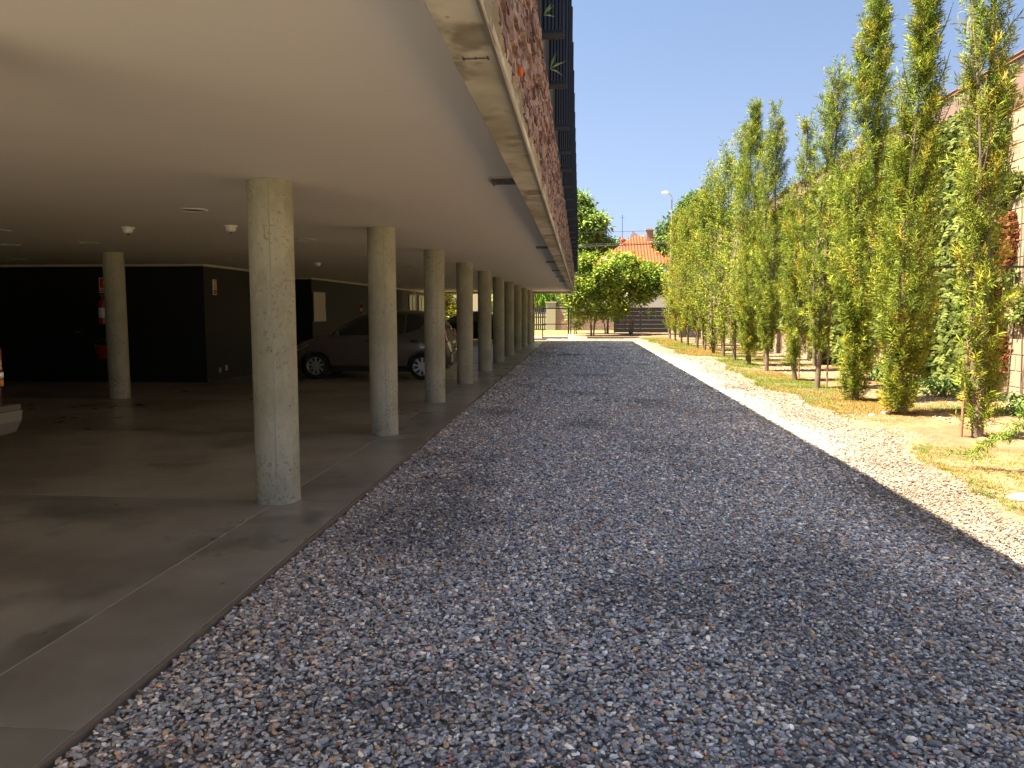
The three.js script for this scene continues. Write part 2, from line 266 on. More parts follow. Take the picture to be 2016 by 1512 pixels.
// ------------------------------------------------------------------ columns
{
  const shaft = (() => { const g = new THREE.CylinderGeometry(.163, .163, CEIL - .002, 48, 1, true); g.translate(0, CEIL / 2, 0); return g; })();
  const collar = (() => { const g = new THREE.CylinderGeometry(.163, .182, .007, 40, 1, true); g.translate(0, .0035, 0); return g; })();
  const word = ['nearest', 'second', 'third', 'fourth', 'fifth', 'sixth', 'seventh', 'eighth', 'ninth', 'tenth'];
  function col(x, z, label, group, i) {
    const t = thing('concrete_column', label, 'column', [x, 0, z], group);
    const s = mesh('shaft', shaft, M.column[i % 3], t); s.rotation.y = i * 1.7 + .4;
    mesh('mortar_collar', collar, M.floor[0], t);
    const toCam = Math.atan2(-x, -z) + Math.PI;   // formwork seams: two, on opposite sides
    for (const a of [2.75, 2.75 + Math.PI]) { const g = box(-.004, .004, .01, CEIL - .01, .1605, .1645); const m = mesh('formwork_seam', g, M.seam, t); m.rotation.y = Math.PI - a + .12 * ((i * 37) % 5 - 2) * .3 + (toCam ? 0 : 0); }
    return t;
  }
  for (let i = 0; i < 10; i++) col(-2.3, -5.58 - 3.2 * i, i ? `round concrete column, ${word[i]} from the camera along the gravel edge` : 'nearest and largest round concrete column beside the gravel', 'round columns along the driveway', i);
  col(-7.66, -12.05, 'round concrete column standing in front of the black wall', 'round columns inside the garage', 11);
  col(-2.3, -2.38, 'round concrete column just outside the left edge of the frame', 'round columns along the driveway', 3);
  const p = thing('end_pier', 'flat concrete pier at the far corner of the garage', 'pier', [-2.3, 0, -37.05]);
  mesh('pier_shaft', rbox(-.30, .10, 0.002, 2.30, -.12, .12, .012), M.beam, p);
}
// ------------------------------------------------------------------ gravel
{
  const R = rng(5), geos = [];
  for (let k = 0; k < 7; k++) {
    const g = mergeVertices(new THREE.IcosahedronGeometry(.5, 0).deleteAttribute('normal').deleteAttribute('uv')), p = g.attributes.position, f = .26 + R() * .3, w = .5 + R() * .35;
    for (let i = 0; i < p.count; i++) { const s = .72 + R() * .56; p.setXYZ(i, p.getX(i) * s, clamp(p.getY(i) * s, -.36, .36) * f * 1.5, p.getZ(i) * s * w); }
    const q = g.toNonIndexed(); q.computeVertexNormals(); geos.push(q);
  }
  const pal = [[.20, .21, .24, 30], [.27, .285, .32, 30], [.145, .15, .175, 20], [.36, .375, .40, 18], [.55, .54, .53, 9], [.42, .36, .29, 9], [.36, .24, .15, 5], [.34, .24, .21, 6], [.25, .22, .19, 10], [.09, .09, .105, 10], [.66, .62, .56, 4], [.20, .235, .25, 8], [.45, .30, .16, 2], [.30, .13, .10, 1.2]];
  const total = pal.reduce((a, b) => a + b[3], 0);
  const pick = () => { let t = R() * total; for (const c of pal) { t -= c[3]; if (t <= 0) return c; } return pal[0]; };
  const items = geos.map(() => []), e = new THREE.Euler(), q = new THREE.Quaternion();
  const zones = [[-1.0, -6.5, 5600, 1], [-6.5, -12, 3300, 1.25], [-12, -21, 1500, 1.75], [-21, -41, 650, 2.5]];
  for (const [z0, z1, dens, sc] of zones) {
    const n = Math.round((z0 - z1) * 6.2 * dens);
    for (let i = 0; i < n; i++) {
      const z = lerp(z0, z1, R()), x = -1.70 + R() * 6.2, edge = soilEdge(z);
      const d = x - (edge - .12);
      if (d > 0 && R() < smooth(0, .75, d) * .995 + .02) continue;
      if (d > .9 && R() < .8) continue;
      const sunTint = .9 * Math.max(smooth(-1.0, -.35, d + (R() - .5) * .45), smooth(-36.3, -38, z + (R() - .5))), size = (.012 + .027 * R() * R() + .004 * R()) * sc * (R() < .04 ? 1.35 : 1), c = pick(), damp = smooth(.48, .78, noise2f(x * .9 + 9, z * .8, 78) + .34 * Math.exp(-((x - 1.5) ** 2 / .55 + (z + 3.5) ** 2 / 1.6)) - .06), k = (.86 + R() * .42) * (1 - .34 * damp * (.4 + 1.2 * R()));  // soil-tan stones, colour darkened where the sun falls to tone its glare down
      e.set((R() - .5) * .55, R() * 6.283, (R() - .5) * .55); q.setFromEuler(e);
      items[i % 7].push([new THREE.Matrix4().compose(V(x + sc * .006, -.033 + .022 * R() + .012 * (noise2(x * 1.6, z * 1.6, 77) - .5) + (d > 0 ? .02 * smooth(0, .5, d) : 0), z), q, V(size, size * .9, size)), lin(...mix3([c[0] * k * 1.98, c[1] * k * 1.80, c[2] * k * 1.58], [.112 * k + c[0] * .19, .083 * k + c[1] * .16, .053 * k + c[2] * .13], sunTint))]);
    }
  }
  // pale pebbles on the bed behind the trees
  for (let i = 0; i < 9000; i++) {
    const z = -7 - 27 * Math.pow(R(), 1.3), x = lerp(4.75, 6.7, R()); if (noise2f(x * .8, z * .8, 55) < .42) continue;
    const s = .02 + .035 * R() * R(), k = .8 + R() * .35; e.set((R() - .5), R() * 6.28, R() - .5); q.setFromEuler(e);
    items[i % 7].push([new THREE.Matrix4().compose(V(x, .012 + .01 * R(), z), q, V(s, s, s)), lin(.34 * k, .28 * k, .21 * k)]);
  }
  const g = new THREE.Group(); g.name = 'gravel'; g.userData = { kind: 'stuff', label: 'loose grey slate gravel covering the driveway', category: 'gravel' }; scene.add(g);
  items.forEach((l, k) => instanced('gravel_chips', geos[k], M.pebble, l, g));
}
// ------------------------------------------------------------------ foliage building blocks
function leafGeo(leaves) {   // [base, dir, length, width, droop, side]
  const pos = [];
  for (const [b, d, L, w, droop, s] of leaves) {
    const m = b.clone().addScaledVector(d, L * .45), t = b.clone().addScaledVector(d, L); t.y -= droop; m.y -= droop * .18;
    const a = m.clone().addScaledVector(s, w / 2), c = m.clone().addScaledVector(s, -w / 2);
    for (const v of [b, a, c, a, t, c]) pos.push(v.x, v.y, v.z);
  }
  const g = new THREE.BufferGeometry(); g.setAttribute('position', new THREE.Float32BufferAttribute(pos, 3)); g.computeVertexNormals(); return g;
}
function sprayGeo(seed, n = 30, L = .3, ll = .115, lw = .014) {   // a twig along +y set with narrow leaves
  const R = rng(seed), l = [];
  for (let i = 0; i < n; i++) {
    const t = (i + R() * .8) / n, a = i * 2.4 + R() * .8, out = .5 + R() * .55, up = lerp(.35, 1.1, t) + (R() - .5) * .35;
    const d = V(Math.cos(a) * out, up, Math.sin(a) * out).normalize(), s = d.clone().cross(V(R() - .5, R() - .2, R() - .5)).normalize();
    l.push([V(.02 * Math.sin(t * 3 + seed), t * L, .02 * Math.cos(t * 2 + seed)), d, ll * (.65 + R() * .6), lw * (.8 + R() * .5), ll * R() * .45, s]);
  }
  return leafGeo(l);
}
function clusterGeo(seed, n, rad, ll, lw, hang = .2) {
  const R = rng(seed), l = [];
  for (let i = 0; i < n; i++) {
    const a = R() * 6.283, c = R() * 2 - 1, r = rad * Math.cbrt(R()), q = Math.sqrt(1 - c * c);
    const b = V(Math.cos(a) * q * r, c * r * .8, Math.sin(a) * q * r), d = V(Math.cos(a) * q + (R() - .5), c * .5 + (R() - .35), Math.sin(a) * q + (R() - .5)).normalize();
    l.push([b, d, ll * (.6 + R() * .7), lw * (.7 + R() * .6), ll * hang * R() * 2, d.clone().cross(V(R() - .5, R() + .3, R() - .5)).normalize()]);
  }
  return leafGeo(l);
}
const sprays = [sprayGeo(1), sprayGeo(2), sprayGeo(3)], spraysFar = [sprayGeo(11, 16, .34, .13, .02), sprayGeo(12, 16, .34, .13, .02)];
const UP = V(0, 1, 0);
function aim(dir, roll) { return new THREE.Quaternion().setFromUnitVectors(UP, dir).multiply(new THREE.Quaternion().setFromAxisAngle(UP, roll)); }

// narrow columnar trees along the right-hand wall
function columnarTree(i, x, z, h, r, o = {}) {
  const R = rng(900 + i * 13), far = z < -22, t = thing('columnar_tree', o.label, 'tree', [x, -.01, z], 'row of narrow columnar trees');
  const stems = [], ns = o.stems ?? 2 + Math.floor(R() * 2), lean = o.lean ?? [(R() - .5) * .3, (R() - .5) * .3];
  for (let s = 0; s < ns; s++) {
    const a = s * 6.283 / ns + R() * 1.2, w = r * (.28 + .25 * R()), hh = h * (s ? .7 + .2 * R() : .95), fork = s ? .15 + R() * .5 : 0, pts = [V(Math.cos(a) * .03, s ? fork - .12 : -.05, Math.sin(a) * .03)];
    for (const f of [.12, .3, .5, .72, 1]) pts.push(V(Math.cos(a) * w * Math.min(1, f * 2.2) * (1 - .75 * f * f) + lean[0] * f * f + (R() - .5) * .07, lerp(fork, hh, f), Math.sin(a) * w * Math.min(1, f * 2.2) * (1 - .75 * f * f) + lean[1] * f * f + (R() - .5) * .07));
    stems.push(pts);
  }
  const tr = o.trunk ?? .055;
  mesh('trunk', mg(stems.map((p, s) => taper(p, s ? tr * .62 : tr, .008, 16, 7))), M.bark, t);
  const br = [];
  for (let k = 0; k < (far ? 14 : 34); k++) { const p = stems[k % ns], c = new THREE.CatmullRomCurve3(p), f = .12 + .75 * R(), b = c.getPointAt(f), a = R() * 6.28, L = .35 + .4 * R(), w = r * (.4 + .4 * R()); br.push(taper([b, V(b.x + Math.cos(a) * w * .6, b.y + L * .45, b.z + Math.sin(a) * w * .6), V(b.x + Math.cos(a) * w, b.y + L, b.z + Math.sin(a) * w)], .012, .003, 4, 4)); }
  mesh('branches', mg(br), M.bark, t);
  const n = Math.round(1.22 * (o.n ?? (far ? 420 : z < -15 ? 780 : 1080)) * (h / 6.3) * (r / .42)), items = [], top = o.sparseTop ?? .12, y0 = o.y0 ?? .2 + .5 * R(), yel = o.yellow ?? 0;
  let guard = 0;
  while (items.length < n && guard++ < n * 12) {
    const f = R(), y = lerp(y0, h - .2, f), a = R() * 6.283;
    let prof = (.38 + .62 * smooth(0, .34, f)) * (1 - .80 * Math.pow(f, 3.8)) * (.45 + 1.05 * noise2f(y * .9 + i * 9, 1, 210 + i));
    if (f > .96) prof *= .6;
    const lump = noise2f(Math.cos(a) * 1.3 + i * 5.1, y * 1.5 + Math.sin(a) * 1.3, 230 + i);
    if (lump < .36 + (f > 1 - top ? (f - 1 + top) / Math.max(.01, top) * .22 : 0) && R() < .85) continue;
    const rho = Math.max(0, r * prof * Math.pow(R(), .45) * (.75 + .55 * lump) - .075), sx = lean[0] * f * f, sz = lean[1] * f * f;
    const dir = V(Math.cos(a) * (.35 + .6 * R()), .75 + .5 * R(), Math.sin(a) * (.35 + .6 * R())).normalize();
    const s = (far ? 1.15 : .86) * (.7 + .5 * R()), g = R(), yy = R() < yel + .06;
    const base = yy ? [.33, .275, .035] : mix3([.10, .158, .02], [.315, .345, .046], g), k = .65 + .75 * R();
    items.push([new THREE.Matrix4().compose(V(Math.cos(a) * rho + sx, y - .1, Math.sin(a) * rho + sz), aim(dir, R() * 6.28), V(s, s, s)), lin(base[0] * k, base[1] * k, base[2] * k)]);
  }
  instanced('crown', far ? spraysFar[i % 2] : sprays[i % 3], M.needle, items, t);
  return t;
}
const order = ['first', 'second', 'third', 'fourth', 'fifth', 'sixth', 'seventh', 'eighth', 'ninth', 'tenth', 'eleventh', 'twelfth', 'thirteenth', 'fourteenth', 'fifteenth', 'sixteenth', 'seventeenth'];
[
  [4.54, -9.12, 6.7, .29, { sparseTop: .45, yellow: .14, stems: 3, y0: .15, lean: [-.22, -.05], trunk: .065, n: 900, note: 'yellowing thin-topped' }],
  [4.46, -11.0, 6.2, .39, { yellow: .04, stems: 3, n: 1250, y0: .12, trunk: .06, lean: [.05, .1], note: 'bushy forked-stemmed' }],
  [4.42, -12.7, 6.75, .38, { stems: 2, n: 1250, y0: .1, lean: [.12, 0], note: 'tall dense' }],
  [4.43, -14.75, 6.2, .34, { stems: 2, y0: .8, n: 700, lean: [.25, -.1], note: 'thin bare-trunked leaning' }],
  [4.46, -16.34, 5.5, .36, { stems: 2, yellow: .08, sparseTop: .4, n: 650, lean: [.1, 0], note: 'short wispy-topped' }],
  [4.50, -18.9, 6.5, .38, { n: 800, lean: [.05, 0] }],
  [4.48, -20.8, 7.0, .44, { n: 1000, stems: 3, lean: [0, 0] }],
  [4.50, -22.8, 6.9, .34, {}],
  [4.52, -24.6, 6.7, .36, {}],
  [4.50, -26.4, 6.5, .38, {}],
  [4.52, -28.4, 6.3, .34, {}],
  [4.55, -30.4, 6.2, .42, { yellow: .08 }],
  [4.50, -32.6, 6.0, .42, { yellow: .12 }],
  [4.52, -34.8, 6.1, .42, { yellow: .2 }],
  [4.55, -37.2, 6.2, .40, { yellow: .25 }],
  [4.60, -39.8, 6.0, .38, { yellow: .3, stems: 2 }],
].forEach(([x, z, h, r, o], i) => columnarTree(i, x, z, h, r, { ...o, label: `${o.note ?? 'narrow'} columnar tree, ${order[i]} in the row from the right edge` }));
{ // the next tree of the row stands just outside the picture; one low branch of it hangs into view
  const t = columnarTree(30, 4.95, -6.7, 6.2, .3, { label: 'narrow columnar tree at the right edge with a low green branch hanging in', stems: 2, n: 700 });
  const R = rng(77), pts = [V(0, 1.3, 0), V(-.5, .98, -.15), V(-1.0, .5, -.36), V(-1.42, .14, -.52)], c = new THREE.CatmullRomCurve3(pts), items = [];
  mesh('low_branch', taper(pts, .014, .003, 10, 5), M.bark, t);
  for (let k = 0; k < 34; k++) { const f = .25 + .75 * R(), p = c.getPointAt(f), d = c.getTangentAt(f).multiplyScalar(.9).add(V((R() - .5) * 1.3, (R() - .5) * 1.1, (R() - .5) * 1.3)).normalize(), g = R(); items.push([new THREE.Matrix4().compose(p, aim(d, R() * 6), V(.68, .68, .68)), lin(...mix3([.11, .19, .025], [.22, .30, .045], g))]); }
  instanced('branch_leaves', sprays[1], M.needle, items, t);
}
// wooden stakes beside the trees
[[4.40, -9.14, 2.3, 'thin brown wooden stake tied beside the nearest yellowing tree', .03], [4.56, -11.05, 2.2, 'pale wooden stake behind the forked bushy tree', -.04], [4.62, -14.7, 2.4, 'thin wooden stake beside the bare leaning trunk', .02], [4.75, -17.0, 2.2, 'thin stake standing among the middle trees', 0]].forEach(([x, z, h, l, a], i) => {
  const t = thing('wooden_stake', l, 'stake', [x, -.05, z], 'stakes along the tree row');
  mesh('pole', taper([V(0, 0, 0), V(a * .5, h / 2, .01), V(a, h, 0)], .017, .014, 6, 7), i === 1 ? M.barkPale : std([.24, .14, .09], .85), t);
  mesh('tie', new THREE.TorusGeometry(.022, .006, 5, 10).rotateX(Math.PI / 2).translate(a * .3, .62, .005), M.plasticDark, t);
});
// ------------------------------------------------------------------ boundary wall, screen and climbers
{
  const X = 6.85, wall = thing('block_wall', 'tan concrete block boundary wall behind the tree row, partly covered by climbers', 'wall', [X, 0, 0]);
  const TOP = 4.59, ch = .255, cl = .51, zA = -4.5, zB = -42;
  mesh('mortar_core', box(.012, .19, -.1, TOP, zB, zA), M.blockMortar, wall);
  const R = rng(31), geo = [0, 1, 2].map(() => { const g = new RoundedBoxGeometry(.2, ch - .012, cl - .012, 1, .008); const q = metreUV(g); return q; });
  const rest = M.block.map(() => []), cells = [];
  for (let r = 0; r < 18; r++) for (let z = zA - .26; z > zB + .3; z -= cl) cells.push([z - (r % 2 ? cl / 2 : 0), r]);
  cells.sort((a, b) => Math.abs(a[0] + 13) - Math.abs(b[0] + 13));
  cells.forEach(([z, r], i) => {
    const k = Math.floor(R() * 4), x = .1 + (R() - .5) * .008, y = ch * (r + .5);
    if (i < 300) { const b = mesh('block', geo[i % 3], M.block[k], wall); b.position.set(x, y, z); } else rest[k].push(geo[0].clone().translate(x, y, z));
  });
  rest.forEach((l, k) => { mesh('blockwork', mg(l), M.block[k], wall).userData.kind = 'stuff'; });
  // bronze corrugated screen above the wall
  const s = thing('roofing_screen', 'bronze corrugated translucent screen on top of the block wall', 'screen', [X, TOP + .002, 0]);
  const brown = std([.30, .15, .09], .55);
  mesh('bottom_rail', mg([box(.02, .14, 0, .055, zB, zA), box(.01, .15, .055, .07, zB, zA)]), brown, s);
  mesh('top_rail', mg([box(.02, .14, .86, .915, zB, zA), box(.0, .16, .915, .93, zB, zA)]), brown, s);
  for (let z = zA; z > zB; z -= 3.1) mesh('upright', box(.1, .145, .07, .86, z - .03, z + .03), brown, s);
  const g = new THREE.PlaneGeometry(37.5, .80, 1500, 1).rotateY(-Math.PI / 2).translate(.07, .465, (zA + zB) / 2), p = g.attributes.position;
  for (let i = 0; i < p.count; i++) p.setX(i, .07 + .012 * Math.sin(p.getZ(i) / .076 * 6.283));
  g.computeVertexNormals();
  mesh('corrugated_sheet', g, new THREE.MeshPhysicalMaterial({ color: lin(.42, .27, .20), roughness: .18, transmission: .55, thickness: 0, ior: 1.45, side: THREE.DoubleSide }), s);
  // climbers
  const leaf = [clusterGeo(61, 9, .10, .085, .075, .7), clusterGeo(62, 9, .11, .085, .075, .7)];
  const cover = (z, y) => { const a = smooth(-13.05, -13.5, z + .35 * (noise2f(y * .9, z * .5, 81) - .5)) * smooth(-34, -30, z); return a * smooth(.2, .42, noise2f(z * .55, y * .5, 82) + (y < .9 ? -.16 : .06)) * (y < 4.75 + .35 * noise2(z * .8, 2, 84) ? 1 : 0); };
  function climber(label, z0, z1, n, sc, cols, cov, depth = .2) {
    const R = rng(Math.round(-z0 * 31)), t = thing('climbing_plant', label, 'climber', [X, 0, (z0 + z1) / 2], 'climbers on the block wall'), items = [], stems = [];
    for (let k = 0; k < n; k++) {
      const z = lerp(z0, z1, R()), y = .12 + 4.8 * R(); if (R() > cov(z, y)) continue;
      const d = .03 + depth * R() * noise2f(z * 1.7, y * 1.7, 86), c = mix3(cols[0], cols[1], R()), k2 = .75 + .5 * R(), s = sc * (.7 + .5 * R());
      items.push([new THREE.Matrix4().compose(V(-d, y, z - (z0 + z1) / 2), new THREE.Quaternion().setFromEuler(new THREE.Euler(R() * .8 - .4, R() * 6.28, .9 + R() * .6)), V(s, s, s)), lin(c[0] * k2, c[1] * k2, c[2] * k2)]);
    }
    const ns = Math.max(2, Math.round((z0 - z1) * 1.6));
    for (let k = 0; k < ns; k++) { const z = lerp(z0, z1, R()) - (z0 + z1) / 2, q = (R() - .5); stems.push(taper([V(-.02, -.03, z), V(-.014, 1, z + q * .2), V(-.014, 2.2, z + q * .5), V(-.014, 3.4, z + q * .3)], .011, .004, 8, 4)); }
    mesh('stems', mg(stems), M.bark, t); instanced('leaves', leaf[0], M.leaf, items, t); return t;
  }
  const g1 = [.10, .145, .038], g2 = [.26, .29, .085];
  climber('green climber covering the wall behind the nearest trees', -12.9, -15.5, 5200, 1, [g1, g2], cover);
  climber('green climber on the wall behind the third to fifth trees', -15.5, -20, 4800, 1.15, [g1, g2], cover);
  climber('green climber on the wall behind the middle of the row', -20, -33, 6500, 1.5, [g1, g2], cover);
  climber('withered red-brown creeper strip at the edge of the climber', -12.7, -13.5, 2600, .55, [[.20, .07, .035], [.30, .13, .06]], (z, y) => (y > .5 && y < 3.0 && Math.abs(z + 13.12 - .12 * Math.sin(y * 3)) < .16 + .1 * noise2(y * 2, 1, 88) ? .8 : 0), .08);
  climber('small green tuft of creeper on bare blocks near the frame edge', -12.3, -13.2, 2400, .7, [g1, g2], (z, y) => ((y > 3.0 && y < 3.7 && noise2f(z * 2, y * 2, 89) > .45) || (y > 1.3 && y < 2.1 && noise2f(z * 2.4, y * 2.4, 90) > .56) ? .7 : 0), .12);
  // steel bracket arms from the wall to the trees
  [[-10.9, 'dark steel support arm reaching from the wall to the nearest trees'], [-15.5, 'dark steel support arm behind the fourth tree'], [-20, 'dark steel support arm behind the sixth tree']].forEach(([z, l]) => { const t = thing('support_arm', l, 'support arm', [4.72, 2.03, z], 'steel arms holding the trees'); mesh('arm', mg([box(0, 2.125, 0, .03, -.015, .015), box(2.1, 2.128, -.12, .15, -.04, .04)]), M.darkMetal, t); mesh('brace', taper([V(2.1, -.4, 0), V(1.5, .005, 0)], .01, .01, 2, 5), M.darkMetal, t); });
  // the neighbour behind the wall
  const h = thing('neighbour_house', 'tan rendered house seen through the bronze screen above the wall', 'house', [12, 0, -20]);
  mesh('wall', box(0, 6, -.1, 5.6, -9, 9), std([.50, .37, .27], .9), h);
  const rf = new THREE.Shape([new THREE.Vector2(-9.4, 5.6), new THREE.Vector2(9.4, 5.6), new THREE.Vector2(0, 7.1)]);
  mesh('roof', metreUV(new THREE.ExtrudeGeometry(rf, { depth: 6.4, bevelEnabled: false }).rotateY(Math.PI / 2).translate(-.2, .002, 0)), std([.42, .28, .20], .9), h);
  for (const z of [-6, 1, 6]) { const w = mesh('window', box(-.03, -.002, 3.5, 4.7, z, z + 1.4), M.trim, h); mesh('pane', box(-.036, -.031, 3.56, 4.64, z + .06, z + 1.34), M.darkMetal, w); }
}
// ------------------------------------------------------------------ grass on the soil strip
{
  const R = rng(19), mk = (seed) => { const q = rng(seed), l = []; for (let i = 0; i < 9; i++) { const a = q() * 6.28, d = V(Math.cos(a) * (.3 + q() * .9), 1, Math.sin(a) * (.3 + q() * .9)).normalize(); l.push([V((q() - .5) * .04, 0, (q() - .5) * .04), d, .035 + q() * .035, .0045, .012 * q(), V(-Math.sin(a), 0, Math.cos(a))]); } return leafGeo(l); };
  const gs = [mk(1), mk(2)], items = [[], []];
  const patch = (x, z) => noise2f(x * .75, z * .42, 301) + .10 * smooth(3.3, 3.9, x) - .30 * smooth(4.6, 5.0, x) - .5 * smooth(soilEdge(z) + .22, soilEdge(z) - .15, x);
  for (let k = 0; k < 120000; k++) {
    const z = -3.2 - 39 * Math.pow(R(), 1.5), x = 3 + 3.7 * R(), p = patch(x, z);
    if (p < .42 || R() > smooth(.42, .60, p) * (z < -18 ? .6 : .95)) continue;
    const s = (z < -20 ? 1.8 : z < -11 ? 1.3 : .95) * (.6 + .7 * R()), g = noise2f(x * 1.1, z * .7, 303), c = mix3([.27, .185, .055], [.13, .175, .03], smooth(.36, .66, g + (R() - .5) * .25)), kk = .8 + .4 * R();
    items[k & 1].push([new THREE.Matrix4().compose(V(x, -.006 + .03 * (noise2f(x * 1.1, z * 1.1, 41) - .5), z), new THREE.Quaternion().setFromAxisAngle(UP, R() * 6.28), V(s, s * .8, s)), lin(c[0] * kk, c[1] * kk, c[2] * kk)]);
  }
  const t = new THREE.Group(); t.name = 'grass'; t.userData = { kind: 'stuff', label: 'patchy dry grass between gravel and trees', category: 'grass' }; scene.add(t);
  items.forEach((l, i) => instanced('grass_tufts', gs[i], M.grass, l, t));
  // fallen leaves and twigs under the trees
  const lit = [], lg = clusterGeo(7, 4, .05, .07, .012, .1);
  for (let k = 0; k < 5200; k++) { const z = -6.5 - 30 * R(), x = 4.1 + 2.5 * R(), s = .6 + .6 * R(), c = mix3([.30, .13, .05], [.46, .28, .12], R()); if (noise2f(x, z, 311) < .42) continue; lit.push([new THREE.Matrix4().compose(V(x, .012, z), new THREE.Quaternion().setFromAxisAngle(UP, R() * 6.28), V(s, s * .18, s)), lin(...c)]); }
  tag(instanced('leaf_litter', lg, M.leaf, lit), 'fallen brown leaves scattered under the tree row', 'leaf litter');
  // small plants at the foot of the wall
  [[6.1, -10.9, 'low leafy weed at the wall foot behind the nearest tree'], [6.2, -13.6, 'low leafy weed at the wall foot behind the third tree'], [6.3, -16.4, 'dark low shrub at the wall foot behind the fifth tree']].forEach(([x, z, l], i) => {
    const t = thing('low_weed', l, 'weed', [x, 0, z], 'weeds at the wall foot'), it = [], q = rng(60 + i);
    for (let k = 0; k < 60; k++) { const a = q() * 6.28, r = .32 * Math.sqrt(q()); it.push([new THREE.Matrix4().compose(V(Math.cos(a) * r, .04 + .3 * q(), Math.sin(a) * r), new THREE.Quaternion().setFromAxisAngle(UP, q() * 6), V(.7, .7, .7)), lin(...mix3([.10, .17, .05], [.22, .30, .09], q()))]); }
    instanced('leaves', clusterGeo(62, 9, .11, .085, .075, .7), M.leaf, it, t);
  });
  const st = thing('flat_stone', 'flat grey slab of stone lying in the grass at the right edge', 'stone', [3.55, -.01, -6.1]);
  { const g = new THREE.IcosahedronGeometry(1, 3), p = g.attributes.position; for (let i = 0; i < p.count; i++) { const k = 1 + .25 * (noise2f(p.getX(i) * 1.3 + 3, p.getZ(i) * 1.3 + p.getY(i), 99) - .5); p.setXYZ(i, p.getX(i) * .26 * k, clamp(p.getY(i), -.5, .55) * .05 * k, p.getZ(i) * .14 * k); } g.computeVertexNormals(); mesh('slab', g.translate(0, .02, 0), std([.17, .165, .155], .8), st); }
  [[4.30, -11.1, .06, 'pale rounded stone beside the forked bushy tree'], [4.05, -10.9, .05, 'pale rounded stone on the grass left of the forked tree'], [4.5, -8.85, .07, 'reddish clod of earth at the foot of the nearest tree']].forEach(([x, z, s, l], i) => { const t = thing('field_stone', l, 'stone', [x, .01, z]), g = new THREE.IcosahedronGeometry(s, 2), p = g.attributes.position; for (let k = 0; k < p.count; k++) p.setY(k, p.getY(k) * .6 * (1 + .4 * (noise2f(p.getX(k) * 20, p.getZ(k) * 20, 5 + i) - .5))); g.computeVertexNormals(); mesh('stone_body', g, std(i === 2 ? [.22, .12, .07] : [.27, .24, .2], .9), t); });
}
// ------------------------------------------------------------------ far end: gate, street, houses, trees
structure(mesh('footpath', box(-16, .4, -.1, -.012, -45.2, -41.6), std([.20, .155, .13], .9)));
structure(mesh('paved_strip', box(-16, .6, -.1, -.02, -48, -45.21), std([.22, .10, .07], .9)));
structure(mesh('lawn', metreUV(new THREE.PlaneGeometry(30, 12, 60, 24).rotateX(-Math.PI / 2).translate(-5, -.025, -54)), M.dryGrass));
structure(mesh('planting_bed', metreUV(new THREE.PlaneGeometry(7.6, 9, 20, 20).rotateX(-Math.PI / 2).translate(4.2, -.008, -48.0)), std([.12, .075, .045], .95, { map: colorTex(256, 256, (u, v) => mul3([1, .95, .9], .5 + .9 * fbm(u, v, 20, 640, 4)), 1, 1) })));
{
  const g = thing('metal_gate', 'open black metal frame gate across the end of the drive', 'gate', [-2.04, 0, -41.4]), z = [-.03, .03];
  mesh('post', rbox(1.38, 1.46, -.02, 1.66, ...z, .004), M.darkMetal, g); mesh('post', rbox(.0, .06, -.02, 1.64, ...z, .004), M.darkMetal, g);
  mesh('top_rail', box(.06, 1.38, 1.58, 1.64, -.025, .025), M.darkMetal, g); mesh('middle_rail', box(.06, 1.38, .74, .785, -.025, .025), M.darkMetal, g); mesh('bottom_rail', box(.06, 1.38, .0, .06, -.025, .025), M.darkMetal, g);
  const p = thing('gate_post', 'slim dark post on a white concrete plinth beside the gate', 'post', [-.49, 0, -41.35]);
  mesh('plinth', rbox(-.14, .14, -.05, .22, -.14, .14, .01), M.white, p); mesh('pole', rbox(-.03, .03, .22, 1.66, -.03, .03, .004), M.darkMetal, p);
}
